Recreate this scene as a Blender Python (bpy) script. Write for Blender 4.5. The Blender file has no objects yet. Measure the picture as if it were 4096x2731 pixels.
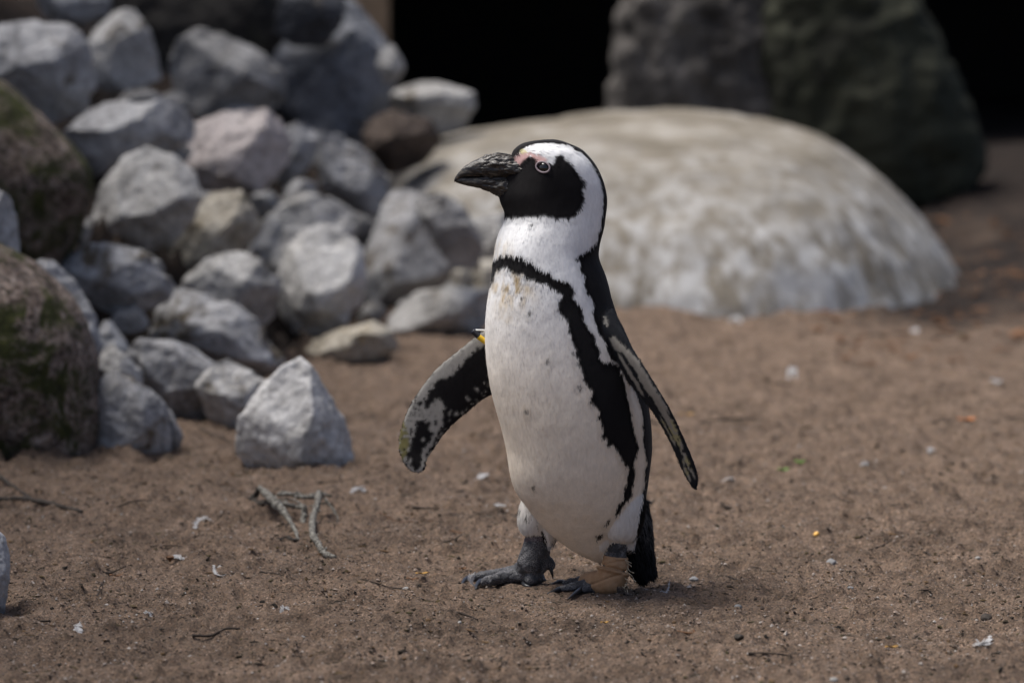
import bpy, bmesh, math, random
import numpy as np
from mathutils import Vector, Matrix
from mathutils.bvhtree import BVHTree

# ------------------------------------------------------------------ camera, sky, sun, exposure
SC = bpy.context.scene
COL = SC.collection
F = 14616.0                                   # focal length in photograph pixels (4096 wide)
CX, CY = 2048.0, 1365.5
CAM = np.array([0.0, -4.0, 0.70])
PITCH = math.radians(6.03)
cam_data = bpy.data.cameras.new('camera')
cam = bpy.data.objects.new('camera', cam_data)
COL.objects.link(cam)
cam.location = CAM
cam.rotation_euler = (math.pi / 2 - PITCH, 0, 0)
cam_data.sensor_width = 36.0
cam_data.lens = F / 4096 * 36.0
cam_data.clip_start = 0.05
cam_data.clip_end = 400
cam_data.dof.use_dof = True
cam_data.dof.focus_distance = 3.98
cam_data.dof.aperture_fstop = 4.6
cam_data.dof.aperture_blades = 9
SC.camera = cam

SUN_EL, SUN_AZ = 66.0, 280.0                  # degrees; azimuth clockwise from +Y (away from the camera)
w = bpy.data.worlds.new('World')
SC.world = w
w.use_nodes = True
nt = w.node_tree
bg = nt.nodes['Background']
sky = nt.nodes.new('ShaderNodeTexSky')
sky.sky_type = 'NISHITA'
sky.sun_disc = False
sky.sun_elevation = math.radians(SUN_EL)
sky.sun_rotation = math.radians(SUN_AZ)
sky.dust_density = 4.0
sky.air_density = 0.7
nt.links.new(sky.outputs[0], bg.inputs[0])
bg.inputs[1].default_value = 0.092
sun_d = bpy.data.lights.new('sun', 'SUN')
sun_d.energy = 3.1
sun_d.angle = math.radians(26)
sun_d.color = (1.0, 0.97, 0.93)
sun = bpy.data.objects.new('sun', sun_d)
COL.objects.link(sun)
el, az = math.radians(SUN_EL), math.radians(SUN_AZ)
to_sun = Vector((math.sin(az) * math.cos(el), math.cos(az) * math.cos(el), math.sin(el)))
sun.rotation_euler = to_sun.to_track_quat('Z', 'Y').to_euler()
sun.location = to_sun * 6
vs = SC.view_settings
vs.view_transform = 'Standard'
vs.look = 'None'
vs.gamma = 1
vs.use_curve_mapping = False
vs.exposure = 0.58
SC.cycles.use_denoising = True
SC.cycles.max_bounces = 6

# ------------------------------------------------------------------ picture geometry
cp, sp = math.cos(PITCH), math.sin(PITCH)
FWD = np.array([0, cp, -sp]); UP = np.array([0, sp, cp]); RT = np.array([1.0, 0, 0])
def ray(px, py):
    return FWD + (px - CX) / F * RT - (py - CY) / F * UP
def at(px, py, Y):
    d = ray(px, py)
    return CAM + d * ((Y - CAM[1]) / d[1])
def proj(P):
    d = P - CAM
    z = d @ FWD
    return CX + (d @ RT) / z * F, CY - (d @ UP) / z * F
PXM = 1 / 3654.0                              # metres per pixel at the bird

# ------------------------------------------------------------------ noise
def _hash(ix, iy, iz, seed):
    h = (ix * 374761393 + iy * 668265263 + iz * 2147483647 + seed * 974634777) & 0xffffffff
    h = ((h ^ (h >> 13)) * 1274126177) & 0xffffffff
    h = ((h ^ (h >> 16)) * 2246822519) & 0xffffffff
    return ((h ^ (h >> 15)) & 0xffffff) / float(0xffffff)
def vnoise(P, scale, seed=0):
    Q = np.asarray(P, dtype=np.float64) / scale + 1000.0
    I = np.floor(Q).astype(np.int64)
    f = Q - I
    f = f * f * f * (f * (f * 6 - 15) + 10)
    r = 0
    for dx in (0, 1):
        wx = f[:, 0] if dx else 1 - f[:, 0]
        for dy in (0, 1):
            wy = f[:, 1] if dy else 1 - f[:, 1]
            for dz in (0, 1):
                wz = f[:, 2] if dz else 1 - f[:, 2]
                r = r + wx * wy * wz * _hash(I[:, 0] + dx, I[:, 1] + dy, I[:, 2] + dz, seed)
    return r * 2 - 1
def fbm(P, scale, oct=4, seed=0, gain=0.5):
    r, a = 0, 1.0
    for i in range(oct):
        r = r + a * vnoise(P, scale, seed + i * 17)
        scale *= 0.5; a *= gain
    return r
def sstep(a, b, x):
    t = np.clip((x - a) / (b - a), 0, 1)
    return t * t * (3 - 2 * t)

# ------------------------------------------------------------------ object helpers
def tag(o, label=None, cat=None, group=None, kind=None):
    if label: o['label'] = label
    if cat: o['category'] = cat
    if group: o['group'] = group
    if kind: o['kind'] = kind
    return o
def empty(name, loc):
    o = bpy.data.objects.new(name, None)
    o.empty_display_size = 0.02
    o.location = loc
    COL.objects.link(o)
    return o
def make_mesh(name, V, Fc, smooth=True):
    me = bpy.data.meshes.new(name)
    V = np.asarray(V, dtype=np.float32)
    if isinstance(Fc, np.ndarray):
        n, k = Fc.shape
        me.vertices.add(len(V)); me.vertices.foreach_set('co', V.ravel())
        me.loops.add(n * k); me.loops.foreach_set('vertex_index', Fc.ravel().astype(np.int32))
        me.polygons.add(n); me.polygons.foreach_set('loop_start', np.arange(0, n * k, k, dtype=np.int32))
        try:
            me.polygons.foreach_set('loop_total', np.full(n, k, dtype=np.int32))
        except Exception:
            pass
        me.update(calc_edges=True)
    else:
        me.from_pydata([tuple(v) for v in V.tolist()], [], Fc)
        me.update()
    me.polygons.foreach_set('use_smooth', np.full(len(me.polygons), smooth))
    return me
def link(name, me, mat, parent=None, loc=None):
    """me holds world coordinates; the object's origin is put at loc (or at its parent's)."""
    o = bpy.data.objects.new(name, me)
    COL.objects.link(o)
    if mat:
        for m in (mat if isinstance(mat, (list, tuple)) else [mat]):
            me.materials.append(m)
    p = np.array(parent.location if parent is not None and loc is None else (loc if loc is not None else (0, 0, 0)), dtype=float)
    if parent is not None:
        o.parent = parent
        base = np.zeros(3); q = parent
        while q is not None:
            base = base + np.array(q.location); q = q.parent
    else:
        base = p
        o.location = p
    if np.abs(base).sum() > 0:
        me.transform(Matrix.Translation(Vector(-base)))
    return o
def set_color(me, C, name='Col'):
    a = me.color_attributes.new(name, 'FLOAT_COLOR', 'POINT')
    C4 = np.ones((len(C), 4), dtype=np.float32); C4[:, :3] = C
    a.data.foreach_set('color', C4.ravel())
def set_float(me, A, name):
    a = me.attributes.new(name, 'FLOAT', 'POINT')
    a.data.foreach_set('value', np.asarray(A, dtype=np.float32))
def coords(me):
    c = np.empty(len(me.vertices) * 3, dtype=np.float32)
    me.vertices.foreach_get('co', c)
    return c.reshape(-1, 3).astype(np.float64)
def vnormals(me):
    c = np.empty(len(me.vertices) * 3, dtype=np.float32)
    me.vertex_normals.foreach_get('vector', c)
    return c.reshape(-1, 3).astype(np.float64)
def edges(me):
    e = np.empty(len(me.edges) * 2, dtype=np.int32)
    me.edges.foreach_get('vertices', e)
    return e.reshape(-1, 2)
def laplace(me, V, it, fac=0.5, weight=None):
    E = edges(me)
    deg = np.bincount(E.ravel(), minlength=len(V)).astype(float)[:, None]
    deg[deg == 0] = 1
    for _ in range(it):
        S = np.zeros_like(V)
        for k in range(3):
            S[:, k] = np.bincount(E[:, 0], V[E[:, 1], k], len(V)) + np.bincount(E[:, 1], V[E[:, 0], k], len(V))
        D = (S / deg - V) * fac
        if weight is not None: D *= weight[:, None]
        V = V + D
    return V
def setco(me, V):
    me.vertices.foreach_set('co', np.asarray(V, dtype=np.float32).ravel()); me.update()
def remesh(me, voxel):
    o = bpy.data.objects.new('tmp', me); COL.objects.link(o)
    m = o.modifiers.new('r', 'REMESH'); m.mode = 'VOXEL'; m.voxel_size = voxel; m.use_smooth_shade = True
    dg = bpy.context.evaluated_depsgraph_get(); dg.update()
    r = bpy.data.meshes.new_from_object(o.evaluated_get(dg))
    bpy.data.objects.remove(o)
    return r
def loft(rings, cap=True):
    """rings: list of (n,3) arrays -> verts, quads/tris list"""
    n = len(rings[0]); V = np.concatenate(rings); Fc = []
    for i in range(len(rings) - 1):
        a, b = i * n, (i + 1) * n
        for j in range(n):
            k = (j + 1) % n
            Fc.append((a + j, a + k, b + k, b + j))
    if cap:
        c0, c1 = len(V), len(V) + 1
        V = np.concatenate([V, rings[0].mean(0)[None], rings[-1].mean(0)[None]])
        L = (len(rings) - 1) * n
        for j in range(n):
            k = (j + 1) % n
            Fc.append((c0, k, j)); Fc.append((c1, L + j, L + k))
    return V, Fc
def spline(pts, n):
    """Catmull-Rom through pts (k,d) -> (n,d)"""
    P = np.asarray(pts, dtype=float)
    if len(P) == 2:
        t = np.linspace(0, 1, n)[:, None]; return P[0] * (1 - t) + P[1] * t
    P = np.vstack([2 * P[0] - P[1], P, 2 * P[-1] - P[-2]])
    m = len(P) - 3
    out = []
    for t in np.linspace(0, m - 1e-9, n):
        i = int(t); u = t - i
        a, b, c, d = P[i:i + 4]
        out.append(0.5 * (2 * b + (c - a) * u + (2 * a - 5 * b + 4 * c - d) * u * u + (3 * b - a - 3 * c + d) * u ** 3))
    return np.array(out)
def tube(pts, rad, n=10, m=12, squash=1.0, up=(0, 0, 1), knots=0.0):
    """smooth tube through world points; rad per point; squash flattens along up"""
    P = spline(np.hstack([np.asarray(pts, float), np.asarray(rad, float)[:, None]]), m)
    R = np.maximum(P[:, 3], 1e-4); P = P[:, :3]
    if knots: R = R * (1 + knots * vnoise(P, 0.007, 19) + 0.6 * knots * vnoise(P, 0.003, 20))
    T = np.gradient(P, axis=0); T /= np.linalg.norm(T, axis=1)[:, None] + 1e-12
    up = np.array(up, float)
    rings = []
    for p, t, r in zip(P, T, R):
        s = np.cross(t, up)
        if np.linalg.norm(s) < 1e-3: s = np.cross(t, (0.3, 1, 0))
        s /= np.linalg.norm(s); u = np.cross(s, t)
        a = np.linspace(0, 2 * math.pi, n, endpoint=False)[:, None]
        rings.append(p + r * (np.cos(a) * s + squash * np.sin(a) * u))
    return loft(rings)
def join(parts):
    Vs, Fs, off = [], [], 0
    for V, Fc in parts:
        Vs.append(V); Fs += [tuple(i + off for i in f) for f in Fc]; off += len(V)
    return np.concatenate(Vs), Fs

# ------------------------------------------------------------------ materials
class NB:
    """small node-graph builder"""
    def __init__(s, name):
        s.m = bpy.data.materials.new(name); s.m.use_nodes = True
        s.t = s.m.node_tree; s.n = s.t.nodes; s.bsdf = s.n['Principled BSDF']
        s.bsdf.inputs['Roughness'].default_value = 0.85
        s.bsdf.inputs['Specular IOR Level'].default_value = 0.3
    def new(s, typ, **kw):
        x = s.n.new(typ)
        for k, v in kw.items():
            if k in x.inputs: 
                if hasattr(v, 'is_linked'): s.t.links.new(v, x.inputs[k])
                else: x.inputs[k].default_value = v
            else: setattr(x, k, v)
        return x
    def link(s, a, b): s.t.links.new(a, b)
    def obj(s, rnd=True, scale=(1, 1, 1)):
        c = s.new('ShaderNodeTexCoord').outputs['Object']
        if rnd:
            oi = s.new('ShaderNodeObjectInfo')
            mul = s.new('ShaderNodeMath', operation='MULTIPLY'); s.link(oi.outputs['Random'], mul.inputs[0]); mul.inputs[1].default_value = 37.0
            add = s.new('ShaderNodeVectorMath', operation='ADD'); s.link(c, add.inputs[0]); s.link(mul.outputs[0], add.inputs[1])
            c = add.outputs[0]
        if scale != (1, 1, 1):
            mp = s.new('ShaderNodeMapping'); s.link(c, mp.inputs[0]); mp.inputs['Scale'].default_value = scale
            c = mp.outputs[0]
        return c
    def noise(s, c, scale, detail=5, rough=0.6, dist=0.0):
        x = s.new('ShaderNodeTexNoise'); s.link(c, x.inputs['Vector'])
        x.inputs['Scale'].default_value = scale; x.inputs['Detail'].default_value = detail
        x.inputs['Roughness'].default_value = rough; x.inputs['Distortion'].default_value = dist
        return x.outputs['Fac']
    def ramp(s, fac, stops):
        x = s.new('ShaderNodeValToRGB'); s.link(fac, x.inputs[0])
        cr = x.color_ramp
        while len(cr.elements) < len(stops): cr.elements.new(0.5)
        for e, (p, c) in zip(cr.elements, stops):
            e.position = p; e.color = (*c, 1) if len(c) == 3 else c
        return x.outputs[0]
    def mask(s, fac, a, b):
        return s.ramp(fac, [(a, (0, 0, 0)), (b, (1, 1, 1))])
    def mix(s, fac, a, b, mode='MIX'):
        x = s.new('ShaderNodeMix', data_type='RGBA', blend_type=mode)
        for k, v in ((0, fac), (6, a), (7, b)):
            if hasattr(v, 'is_linked'): s.link(v, x.inputs[k])
            else: x.inputs[k].default_value = v if k == 0 or len(v) == 4 else (*v, 1)
        return x.outputs[2]
    def bump(s, h, strength=0.5, dist=0.004, prev=None):
        x = s.new('ShaderNodeBump'); s.link(h, x.inputs['Height'])
        x.inputs['Strength'].default_value = strength; x.inputs['Distance'].default_value = dist
        if prev is not None: s.link(prev, x.inputs['Normal'])
        return x.outputs[0]
    def attr(s, name, out='Color'):
        x = s.new('ShaderNodeAttribute', attribute_name=name); return x.outputs[out]
    def done(s, color=None, normal=None, rough=None):
        if color is not None:
            if hasattr(color, 'is_linked'): s.link(color, s.bsdf.inputs['Base Color'])
            else: s.bsdf.inputs['Base Color'].default_value = (*color, 1)
        if normal is not None: s.link(normal, s.bsdf.inputs['Normal'])
        if rough is not None: s.bsdf.inputs['Roughness'].default_value = rough
        return s.m

def mat_stone(name, light, mid, dark, stain=(0.10, 0.08, 0.055), stain_lo=0.60, stain_hi=0.72, sc=1.0, lichen=None):
    b = NB(name); c = b.obj()
    col = b.ramp(b.noise(c, 9 * sc, 8, 0.62, 0.6), [(0.30, dark), (0.48, mid), (0.70, light)])
    fine = b.ramp(b.noise(c, 75 * sc, 6, 0.7), [(0.3, (0.50, 0.49, 0.48)), (0.62, (1.12, 1.12, 1.12))])
    col = b.mix(1.0, col, fine, 'MULTIPLY')
    st = b.mask(b.noise(c, 13 * sc, 6, 0.65, 0.4), stain_lo, stain_hi)
    col = b.mix(st, col, stain)
    if lichen:
        li = b.mask(b.noise(b.obj(True, (1.3, 1.0, 0.9)), 7 * sc, 5, 0.7), 0.62, 0.70)
        col = b.mix(li, col, lichen)
    n1 = b.bump(b.noise(c, 45 * sc, 9, 0.62), 0.5, 0.008)
    n2 = b.bump(b.noise(c, 220 * sc, 4, 0.6), 0.4, 0.002, n1)
    return b.done(col, n2, 0.9)
M = {}
M['grey'] = mat_stone('grey_limestone', (0.50, 0.498, 0.50), (0.36, 0.357, 0.36), (0.17, 0.168, 0.17), stain_lo=0.57, stain_hi=0.68)
M['pale'] = mat_stone('pale_limestone', (0.57, 0.56, 0.545), (0.43, 0.42, 0.405), (0.21, 0.203, 0.19), stain_lo=0.59, stain_hi=0.70)
M['cream'] = mat_stone('cream_limestone', (0.52, 0.49, 0.43), (0.38, 0.345, 0.285), (0.20, 0.175, 0.13), stain=(0.24, 0.17, 0.06), lichen=(0.36, 0.31, 0.14))
M['pink'] = mat_stone('pink_limestone', (0.56, 0.51, 0.49), (0.44, 0.39, 0.375), (0.27, 0.23, 0.22), stain_lo=0.66, stain_hi=0.8)
M['blue'] = mat_stone('blue_grey_stone', (0.26, 0.27, 0.295), (0.165, 0.173, 0.192), (0.08, 0.085, 0.096), stain=(0.22, 0.20, 0.17), stain_lo=0.62, stain_hi=0.8)
M['spot'] = mat_stone('speckled_limestone', (0.42, 0.415, 0.41), (0.26, 0.255, 0.25), (0.11, 0.106, 0.10), sc=1.5)
M['white'] = mat_stone('white_limestone', (0.62, 0.615, 0.60), (0.51, 0.50, 0.485), (0.32, 0.31, 0.29), stain_lo=0.68, stain_hi=0.8)
M['slate'] = mat_stone('dark_slate', (0.10, 0.105, 0.12), (0.055, 0.058, 0.066), (0.025, 0.027, 0.03))
M['earth'] = mat_stone('earth_caked_stone', (0.15, 0.12, 0.10), (0.085, 0.064, 0.052), (0.04, 0.03, 0.024))
M['dark'] = mat_stone('dark_rock', (0.055, 0.05, 0.045), (0.03, 0.027, 0.024), (0.014, 0.012, 0.011), stain=(0.02, 0.024, 0.012))
M['backrock'] = mat_stone('weathered_shaded_rock', (0.20, 0.184, 0.172), (0.092, 0.084, 0.077), (0.026, 0.023, 0.020), stain=(0.03, 0.033, 0.02), sc=0.45, lichen=(0.075, 0.10, 0.035))  # base tone set low to hold the shade over this boulder
M['backgreen'] = mat_stone('algae_shaded_rock', (0.068, 0.069, 0.046), (0.033, 0.035, 0.022), (0.013, 0.013, 0.010), stain=(0.15, 0.125, 0.10), stain_lo=0.66, stain_hi=0.78, sc=0.4)  # green rock, its tone also lowered to carry the shade behind the dome
def mat_mossy(name, moss_lo, moss_hi, rock_gain=1.0):
    b = NB(name); c = b.obj()
    g = rock_gain
    vor = b.new('ShaderNodeTexVoronoi'); b.link(c, vor.inputs['Vector']); vor.inputs['Scale'].default_value = 170
    grain = b.ramp(vor.outputs['Color'], [(0.15, (0.10 * g, 0.08 * g, 0.068 * g)), (0.45, (0.25 * g, 0.20 * g, 0.17 * g)), (0.75, (0.36 * g, 0.31 * g, 0.28 * g)), (0.95, (0.05 * g, 0.045 * g, 0.04 * g))])
    blot = b.ramp(b.noise(c, 26, 9, 0.75), [(0.36, (0.20, 0.16, 0.14)), (0.60, (1.1, 1.05, 1.0))])
    col = b.mix(1.0, grain, blot, 'MULTIPLY')
    mcol = b.ramp(b.noise(c, 60, 6, 0.7), [(0.3, (0.020, 0.022, 0.007)), (0.55, (0.055, 0.060, 0.014)), (0.8, (0.13, 0.13, 0.035))])
    mm = b.mask(b.noise(c, 12, 9, 0.72, 0.5), moss_lo, moss_hi)
    col = b.mix(mm, col, mcol)
    n1 = b.bump(b.noise(c, 60, 9, 0.75), 1.0, 0.012)
    n1 = b.bump(vor.outputs['Distance'], 0.5, 0.003, n1)
    return b.done(col, n1, 0.92)
M['moss'] = mat_mossy('mossy_granite', 0.47, 0.55, 1.35)
M['moss_dark'] = mat_mossy('algae_covered_granite', 0.42, 0.54, 1.05)
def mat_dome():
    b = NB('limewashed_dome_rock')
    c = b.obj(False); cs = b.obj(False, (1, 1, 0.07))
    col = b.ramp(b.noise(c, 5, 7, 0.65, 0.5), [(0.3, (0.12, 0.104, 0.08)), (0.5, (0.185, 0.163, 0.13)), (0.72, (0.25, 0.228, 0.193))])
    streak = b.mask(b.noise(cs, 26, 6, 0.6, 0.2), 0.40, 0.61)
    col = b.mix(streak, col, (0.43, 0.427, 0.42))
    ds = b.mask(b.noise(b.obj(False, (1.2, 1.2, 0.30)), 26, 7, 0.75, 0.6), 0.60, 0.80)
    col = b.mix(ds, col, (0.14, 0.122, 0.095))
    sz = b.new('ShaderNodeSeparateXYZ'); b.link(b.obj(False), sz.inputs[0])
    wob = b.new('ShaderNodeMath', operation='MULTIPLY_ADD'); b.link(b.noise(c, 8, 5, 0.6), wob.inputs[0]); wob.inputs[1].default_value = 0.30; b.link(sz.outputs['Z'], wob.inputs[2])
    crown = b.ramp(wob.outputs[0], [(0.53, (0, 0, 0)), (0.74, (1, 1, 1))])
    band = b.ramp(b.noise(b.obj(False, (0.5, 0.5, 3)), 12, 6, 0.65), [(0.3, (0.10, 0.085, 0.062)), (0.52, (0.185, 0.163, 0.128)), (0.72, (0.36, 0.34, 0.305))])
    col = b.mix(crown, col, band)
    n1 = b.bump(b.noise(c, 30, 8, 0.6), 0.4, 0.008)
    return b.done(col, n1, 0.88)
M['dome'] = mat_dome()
def mat_sand():
    b = NB('sand'); c = b.obj(False)
    col = b.ramp(b.noise(c, 16, 8, 0.65), [(0.28, (0.108, 0.080, 0.061)), (0.5, (0.186, 0.140, 0.110)), (0.75, (0.265, 0.204, 0.164))])
    vor = b.new('ShaderNodeTexVoronoi'); b.link(c, vor.inputs['Vector']); vor.inputs['Scale'].default_value = 520
    gr = b.ramp(vor.outputs['Color'], [(0.06, (0.30, 0.28, 0.26)), (0.28, (0.85, 0.83, 0.80)), (0.55, (1.05, 1.0, 0.95)), (0.78, (1.25, 1.18, 1.05)), (0.95, (2.0, 2.0, 2.0))])
    col = b.mix(1.0, col, gr, 'MULTIPLY')
    tint = b.ramp(b.noise(c, 300, 4, 0.6), [(0.35, (0.72, 0.74, 0.74)), (0.62, (1.18, 1.10, 1.04))])
    col = b.mix(1.0, col, tint, 'MULTIPLY')
    fl = b.mask(b.noise(c, 190, 6, 0.75), 0.62, 0.69)
    col = b.mix(fl, col, (0.036, 0.028, 0.020))
    soil = b.ramp(b.noise(c, 25, 8, 0.7), [(0.3, (0.007, 0.005, 0.004)), (0.55, (0.019, 0.012, 0.009)), (0.8, (0.046, 0.031, 0.024))])  # brown soil, darkened further so shaded gaps between stones go black
    col = b.mix(b.attr('soil', 'Fac'), col, soil)
    n1 = b.bump(b.noise(c, 130, 8, 0.78), 1.0, 0.007)
    n2 = b.bump(vor.outputs['Distance'], 0.5, 0.0012, n1)
    return b.done(col, n2, 0.95)
M['sand'] = mat_sand()
def mat_plain(name, col, rough=0.8, bump=None, var=0.35, spec=0.3):
    b = NB(name); c = b.obj()
    a = tuple(x * (1 - var) for x in col); z = tuple(min(1, x * (1 + var)) for x in col)
    k = b.ramp(b.noise(c, bump[0] if bump else 60, 5, 0.65), [(0.3, a), (0.7, z)])
    n = b.bump(b.noise(c, bump[0] * 2, 5, 0.65), 0.6, bump[1]) if bump else None
    b.bsdf.inputs['Specular IOR Level'].default_value = spec
    return b.done(k, n, rough)
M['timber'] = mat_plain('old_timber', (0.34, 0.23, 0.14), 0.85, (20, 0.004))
M['dark_timber'] = mat_plain('shade_black_timber', (0.012, 0.010, 0.009), 0.9, (20, 0.004))  # near-black colour stands in for the shade inside the shelter
b = NB('white_feather'); M['feather'] = b.done((0.58, 0.58, 0.585), None, 0.8)
tl = b.new('ShaderNodeBsdfTranslucent'); tl.inputs[0].default_value = (0.6, 0.6, 0.6, 1)
mx = b.new('ShaderNodeMixShader'); mx.inputs[0].default_value = 0.45
b.link(b.bsdf.outputs[0], mx.inputs[1]); b.link(tl.outputs[0], mx.inputs[2]); b.link(mx.outputs[0], b.n['Material Output'].inputs['Surface'])
M['twig'] = mat_plain('dark_twig', (0.035, 0.026, 0.02), 0.9, (300, 0.001))
b = NB('lichen_bark'); c = b.obj()
k = b.ramp(b.noise(c, 260, 6, 0.7), [(0.36, (0.025, 0.022, 0.018)), (0.48, (0.13, 0.122, 0.105)), (0.60, (0.32, 0.305, 0.27)), (0.75, (0.46, 0.45, 0.41))])
M['lichen_bark'] = b.done(k, b.bump(b.noise(c, 500, 5, 0.65), 0.8, 0.004), 0.92)
M['old_bark'] = mat_plain('dark_bark', (0.05, 0.042, 0.035), 0.9, (200, 0.003), 0.6)
M['orange_leaf'] = mat_plain('orange_leaf', (0.42, 0.15, 0.045), 0.7)
M['yellow_leaf'] = mat_plain('yellow_leaf', (0.27, 0.15, 0.035), 0.7)
M['brown_leaf'] = mat_plain('brown_leaf', (0.12, 0.055, 0.022), 0.7)
M['green_leaf'] = mat_plain('green_leaf', (0.10, 0.22, 0.03), 0.6)
M['kernel'] = mat_plain('yellow_kernel', (0.65, 0.36, 0.08), 0.5)
M['pebble'] = mat_plain('grey_pebble', (0.20, 0.20, 0.20), 0.8)
M['white_pebble'] = mat_plain('white_pebble', (0.34, 0.33, 0.31), 0.8)
def mat_island(name, stops):
    b = NB(name); g = b.new('ShaderNodeNewGeometry')
    return b.done(b.ramp(g.outputs['Random Per Island'], stops), None, 0.95)
M['litter'] = mat_island('plant_litter', [(0.0, (0.012, 0.010, 0.008)), (0.45, (0.030, 0.023, 0.016)), (0.75, (0.055, 0.045, 0.020)), (0.9, (0.10, 0.060, 0.030))])
M['olive'] = mat_plain('olive_crumbs', (0.050, 0.038, 0.017), 0.95, (250, 0.002), 0.6)
M['crumb'] = mat_island('sand_crumb', [(0.0, (0.035, 0.027, 0.02)), (0.22, (0.13, 0.098, 0.077)), (0.6, (0.21, 0.16, 0.127)), (0.85, (0.27, 0.212, 0.172)), (0.995, (0.36, 0.33, 0.30))])

# ------------------------------------------------------------------ ground
BP0 = np.array([-0.545, 1.21]); BD = np.array([0.415, 1.64]); BD = BD / np.linalg.norm(BD); BN = np.array([-BD[1], BD[0]])
def bank(x, y):
    s = (x - BP0[0]) * BN[0] + (y - BP0[1]) * BN[1]
    s = s * sstep(0.5, 1.25, y)
    soft = 0.04
    h = 0.85 * np.where(s > 0, np.sqrt(s * s + soft * soft) - soft, 0)
    h = 0.72 * np.tanh(h / 0.72) * (1 - sstep(3.9, 4.4, y) * sstep(-0.50, -0.32, x))
    h = h + 0.20 * sstep(3.3, 5.8, y) * sstep(0.55, 1.3, x)
    return h, s
def terrain(x, y, detail=True):
    x = np.asarray(x, float); y = np.asarray(y, float)
    h, s = bank(x, y)
    P = np.stack([x, y, np.zeros_like(x)], -1).reshape(-1, 3)
    hh = (fbm(P, 0.5, 2, 3) * 0.008 + fbm(P, 0.16, 2, 7) * 0.006).reshape(x.shape) * sstep(0.22, 0.6, np.hypot(x - 0.08, y)) + fbm(P, 0.14, 3, 9).reshape(x.shape) * 0.012 * sstep(1.6, 2.8, y)
    z = h + hh
    if detail:
        k = (1 - 0.55 * np.exp(-((x - 0.05) ** 2 + y ** 2) / 0.02))
        d = fbm(P, 0.07, 2, 11) * 0.0050 + fbm(P, 0.022, 3, 23, 0.6) * 0.0054 + np.maximum(vnoise(P, 0.011, 31), 0) ** 2 * 0.0075
        z = z + d.reshape(x.shape) * k * (1 + 3 * sstep(0, 0.1, s))
    return z
def axis(lo, hi, fine, far, grow=1.09, cap=6.0):
    a = list(np.arange(lo, hi, fine)); st = fine
    x = a[-1]
    while x < far:
        st = min(st * grow, cap); x += st; a.append(x)
    st = fine; x = a[0]
    while x > -far:
        st = min(st * grow, cap); x -= st; a.insert(0, x)
    return np.array(a)
gx = axis(-0.66, 0.66, 0.0036, 80)
gy = np.concatenate([axis(-0.62, 0.62, 0.0040, 0.6)[:0], []])
def yaxis():
    a = [-80.0, -50, -30, -18, -11, -7, -4.5, -3, -2, -1.4, -1.05, -0.85, -0.72]
    y = -0.62
    while y < 80:
        a.append(y)
        Z = y + 4
        st = 0.0040 * max(1, (Z / 4.2)) ** 3 if y < 4.6 else st * 1.12
        y += st
    return np.array(a + [82.0])
gy = yaxis()
GX, GY = np.meshgrid(gx, gy)
GZ = terrain(GX, GY) - 0.055 * sstep(0.02, 0.12, bank(GX, GY)[1])          # the stones stand proud of the earth bank
V = np.stack([GX, GY, GZ], -1).reshape(-1, 3)
nx, ny = len(gx), len(gy)
I = np.arange(nx * ny).reshape(ny, nx)
Q = np.stack([I[:-1, :-1], I[:-1, 1:], I[1:, 1:], I[1:, :-1]], -1).reshape(-1, 4)
me = make_mesh('ground', V, Q)
_, S = bank(GX, GY)
P2 = np.stack([GX, GY, 0 * GX], -1).reshape(-1, 3)
soil = sstep(-0.02, 0.14, S).ravel()
rb = sstep(2.2, 3.3, GY + 0.8 * (GX - 0.9)).ravel() * sstep(0.52, 0.85, GX).ravel()
soil = np.clip(np.maximum(soil, 1.0 * rb) + 0.25 * fbm(P2, 0.12, 3, 5) * (soil + rb > 0.03), 0, 1)
soil = np.maximum(soil, sstep(3.0, 5.0, GY).ravel())
set_float(me, soil, 'soil')
tag(link('ground', me, M['sand']), kind='structure')

def ground_hit(px, py):
    """where the camera ray meets the terrain (coarse relief)"""
    d = ray(px, py)
    T = np.linspace(3.2, 12, 1800)
    P = CAM + T[:, None] * d
    z = terrain(P[:, 0], P[:, 1], False)
    k = np.nonzero(P[:, 2] <= z)[0]
    i = k[0] if len(k) else len(T) - 1
    return P[i]
def on_ground(px, py, lift=0.0):
    p = ground_hit(px, py)
    p[2] = float(terrain(p[0], p[1])) + lift
    return p

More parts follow.
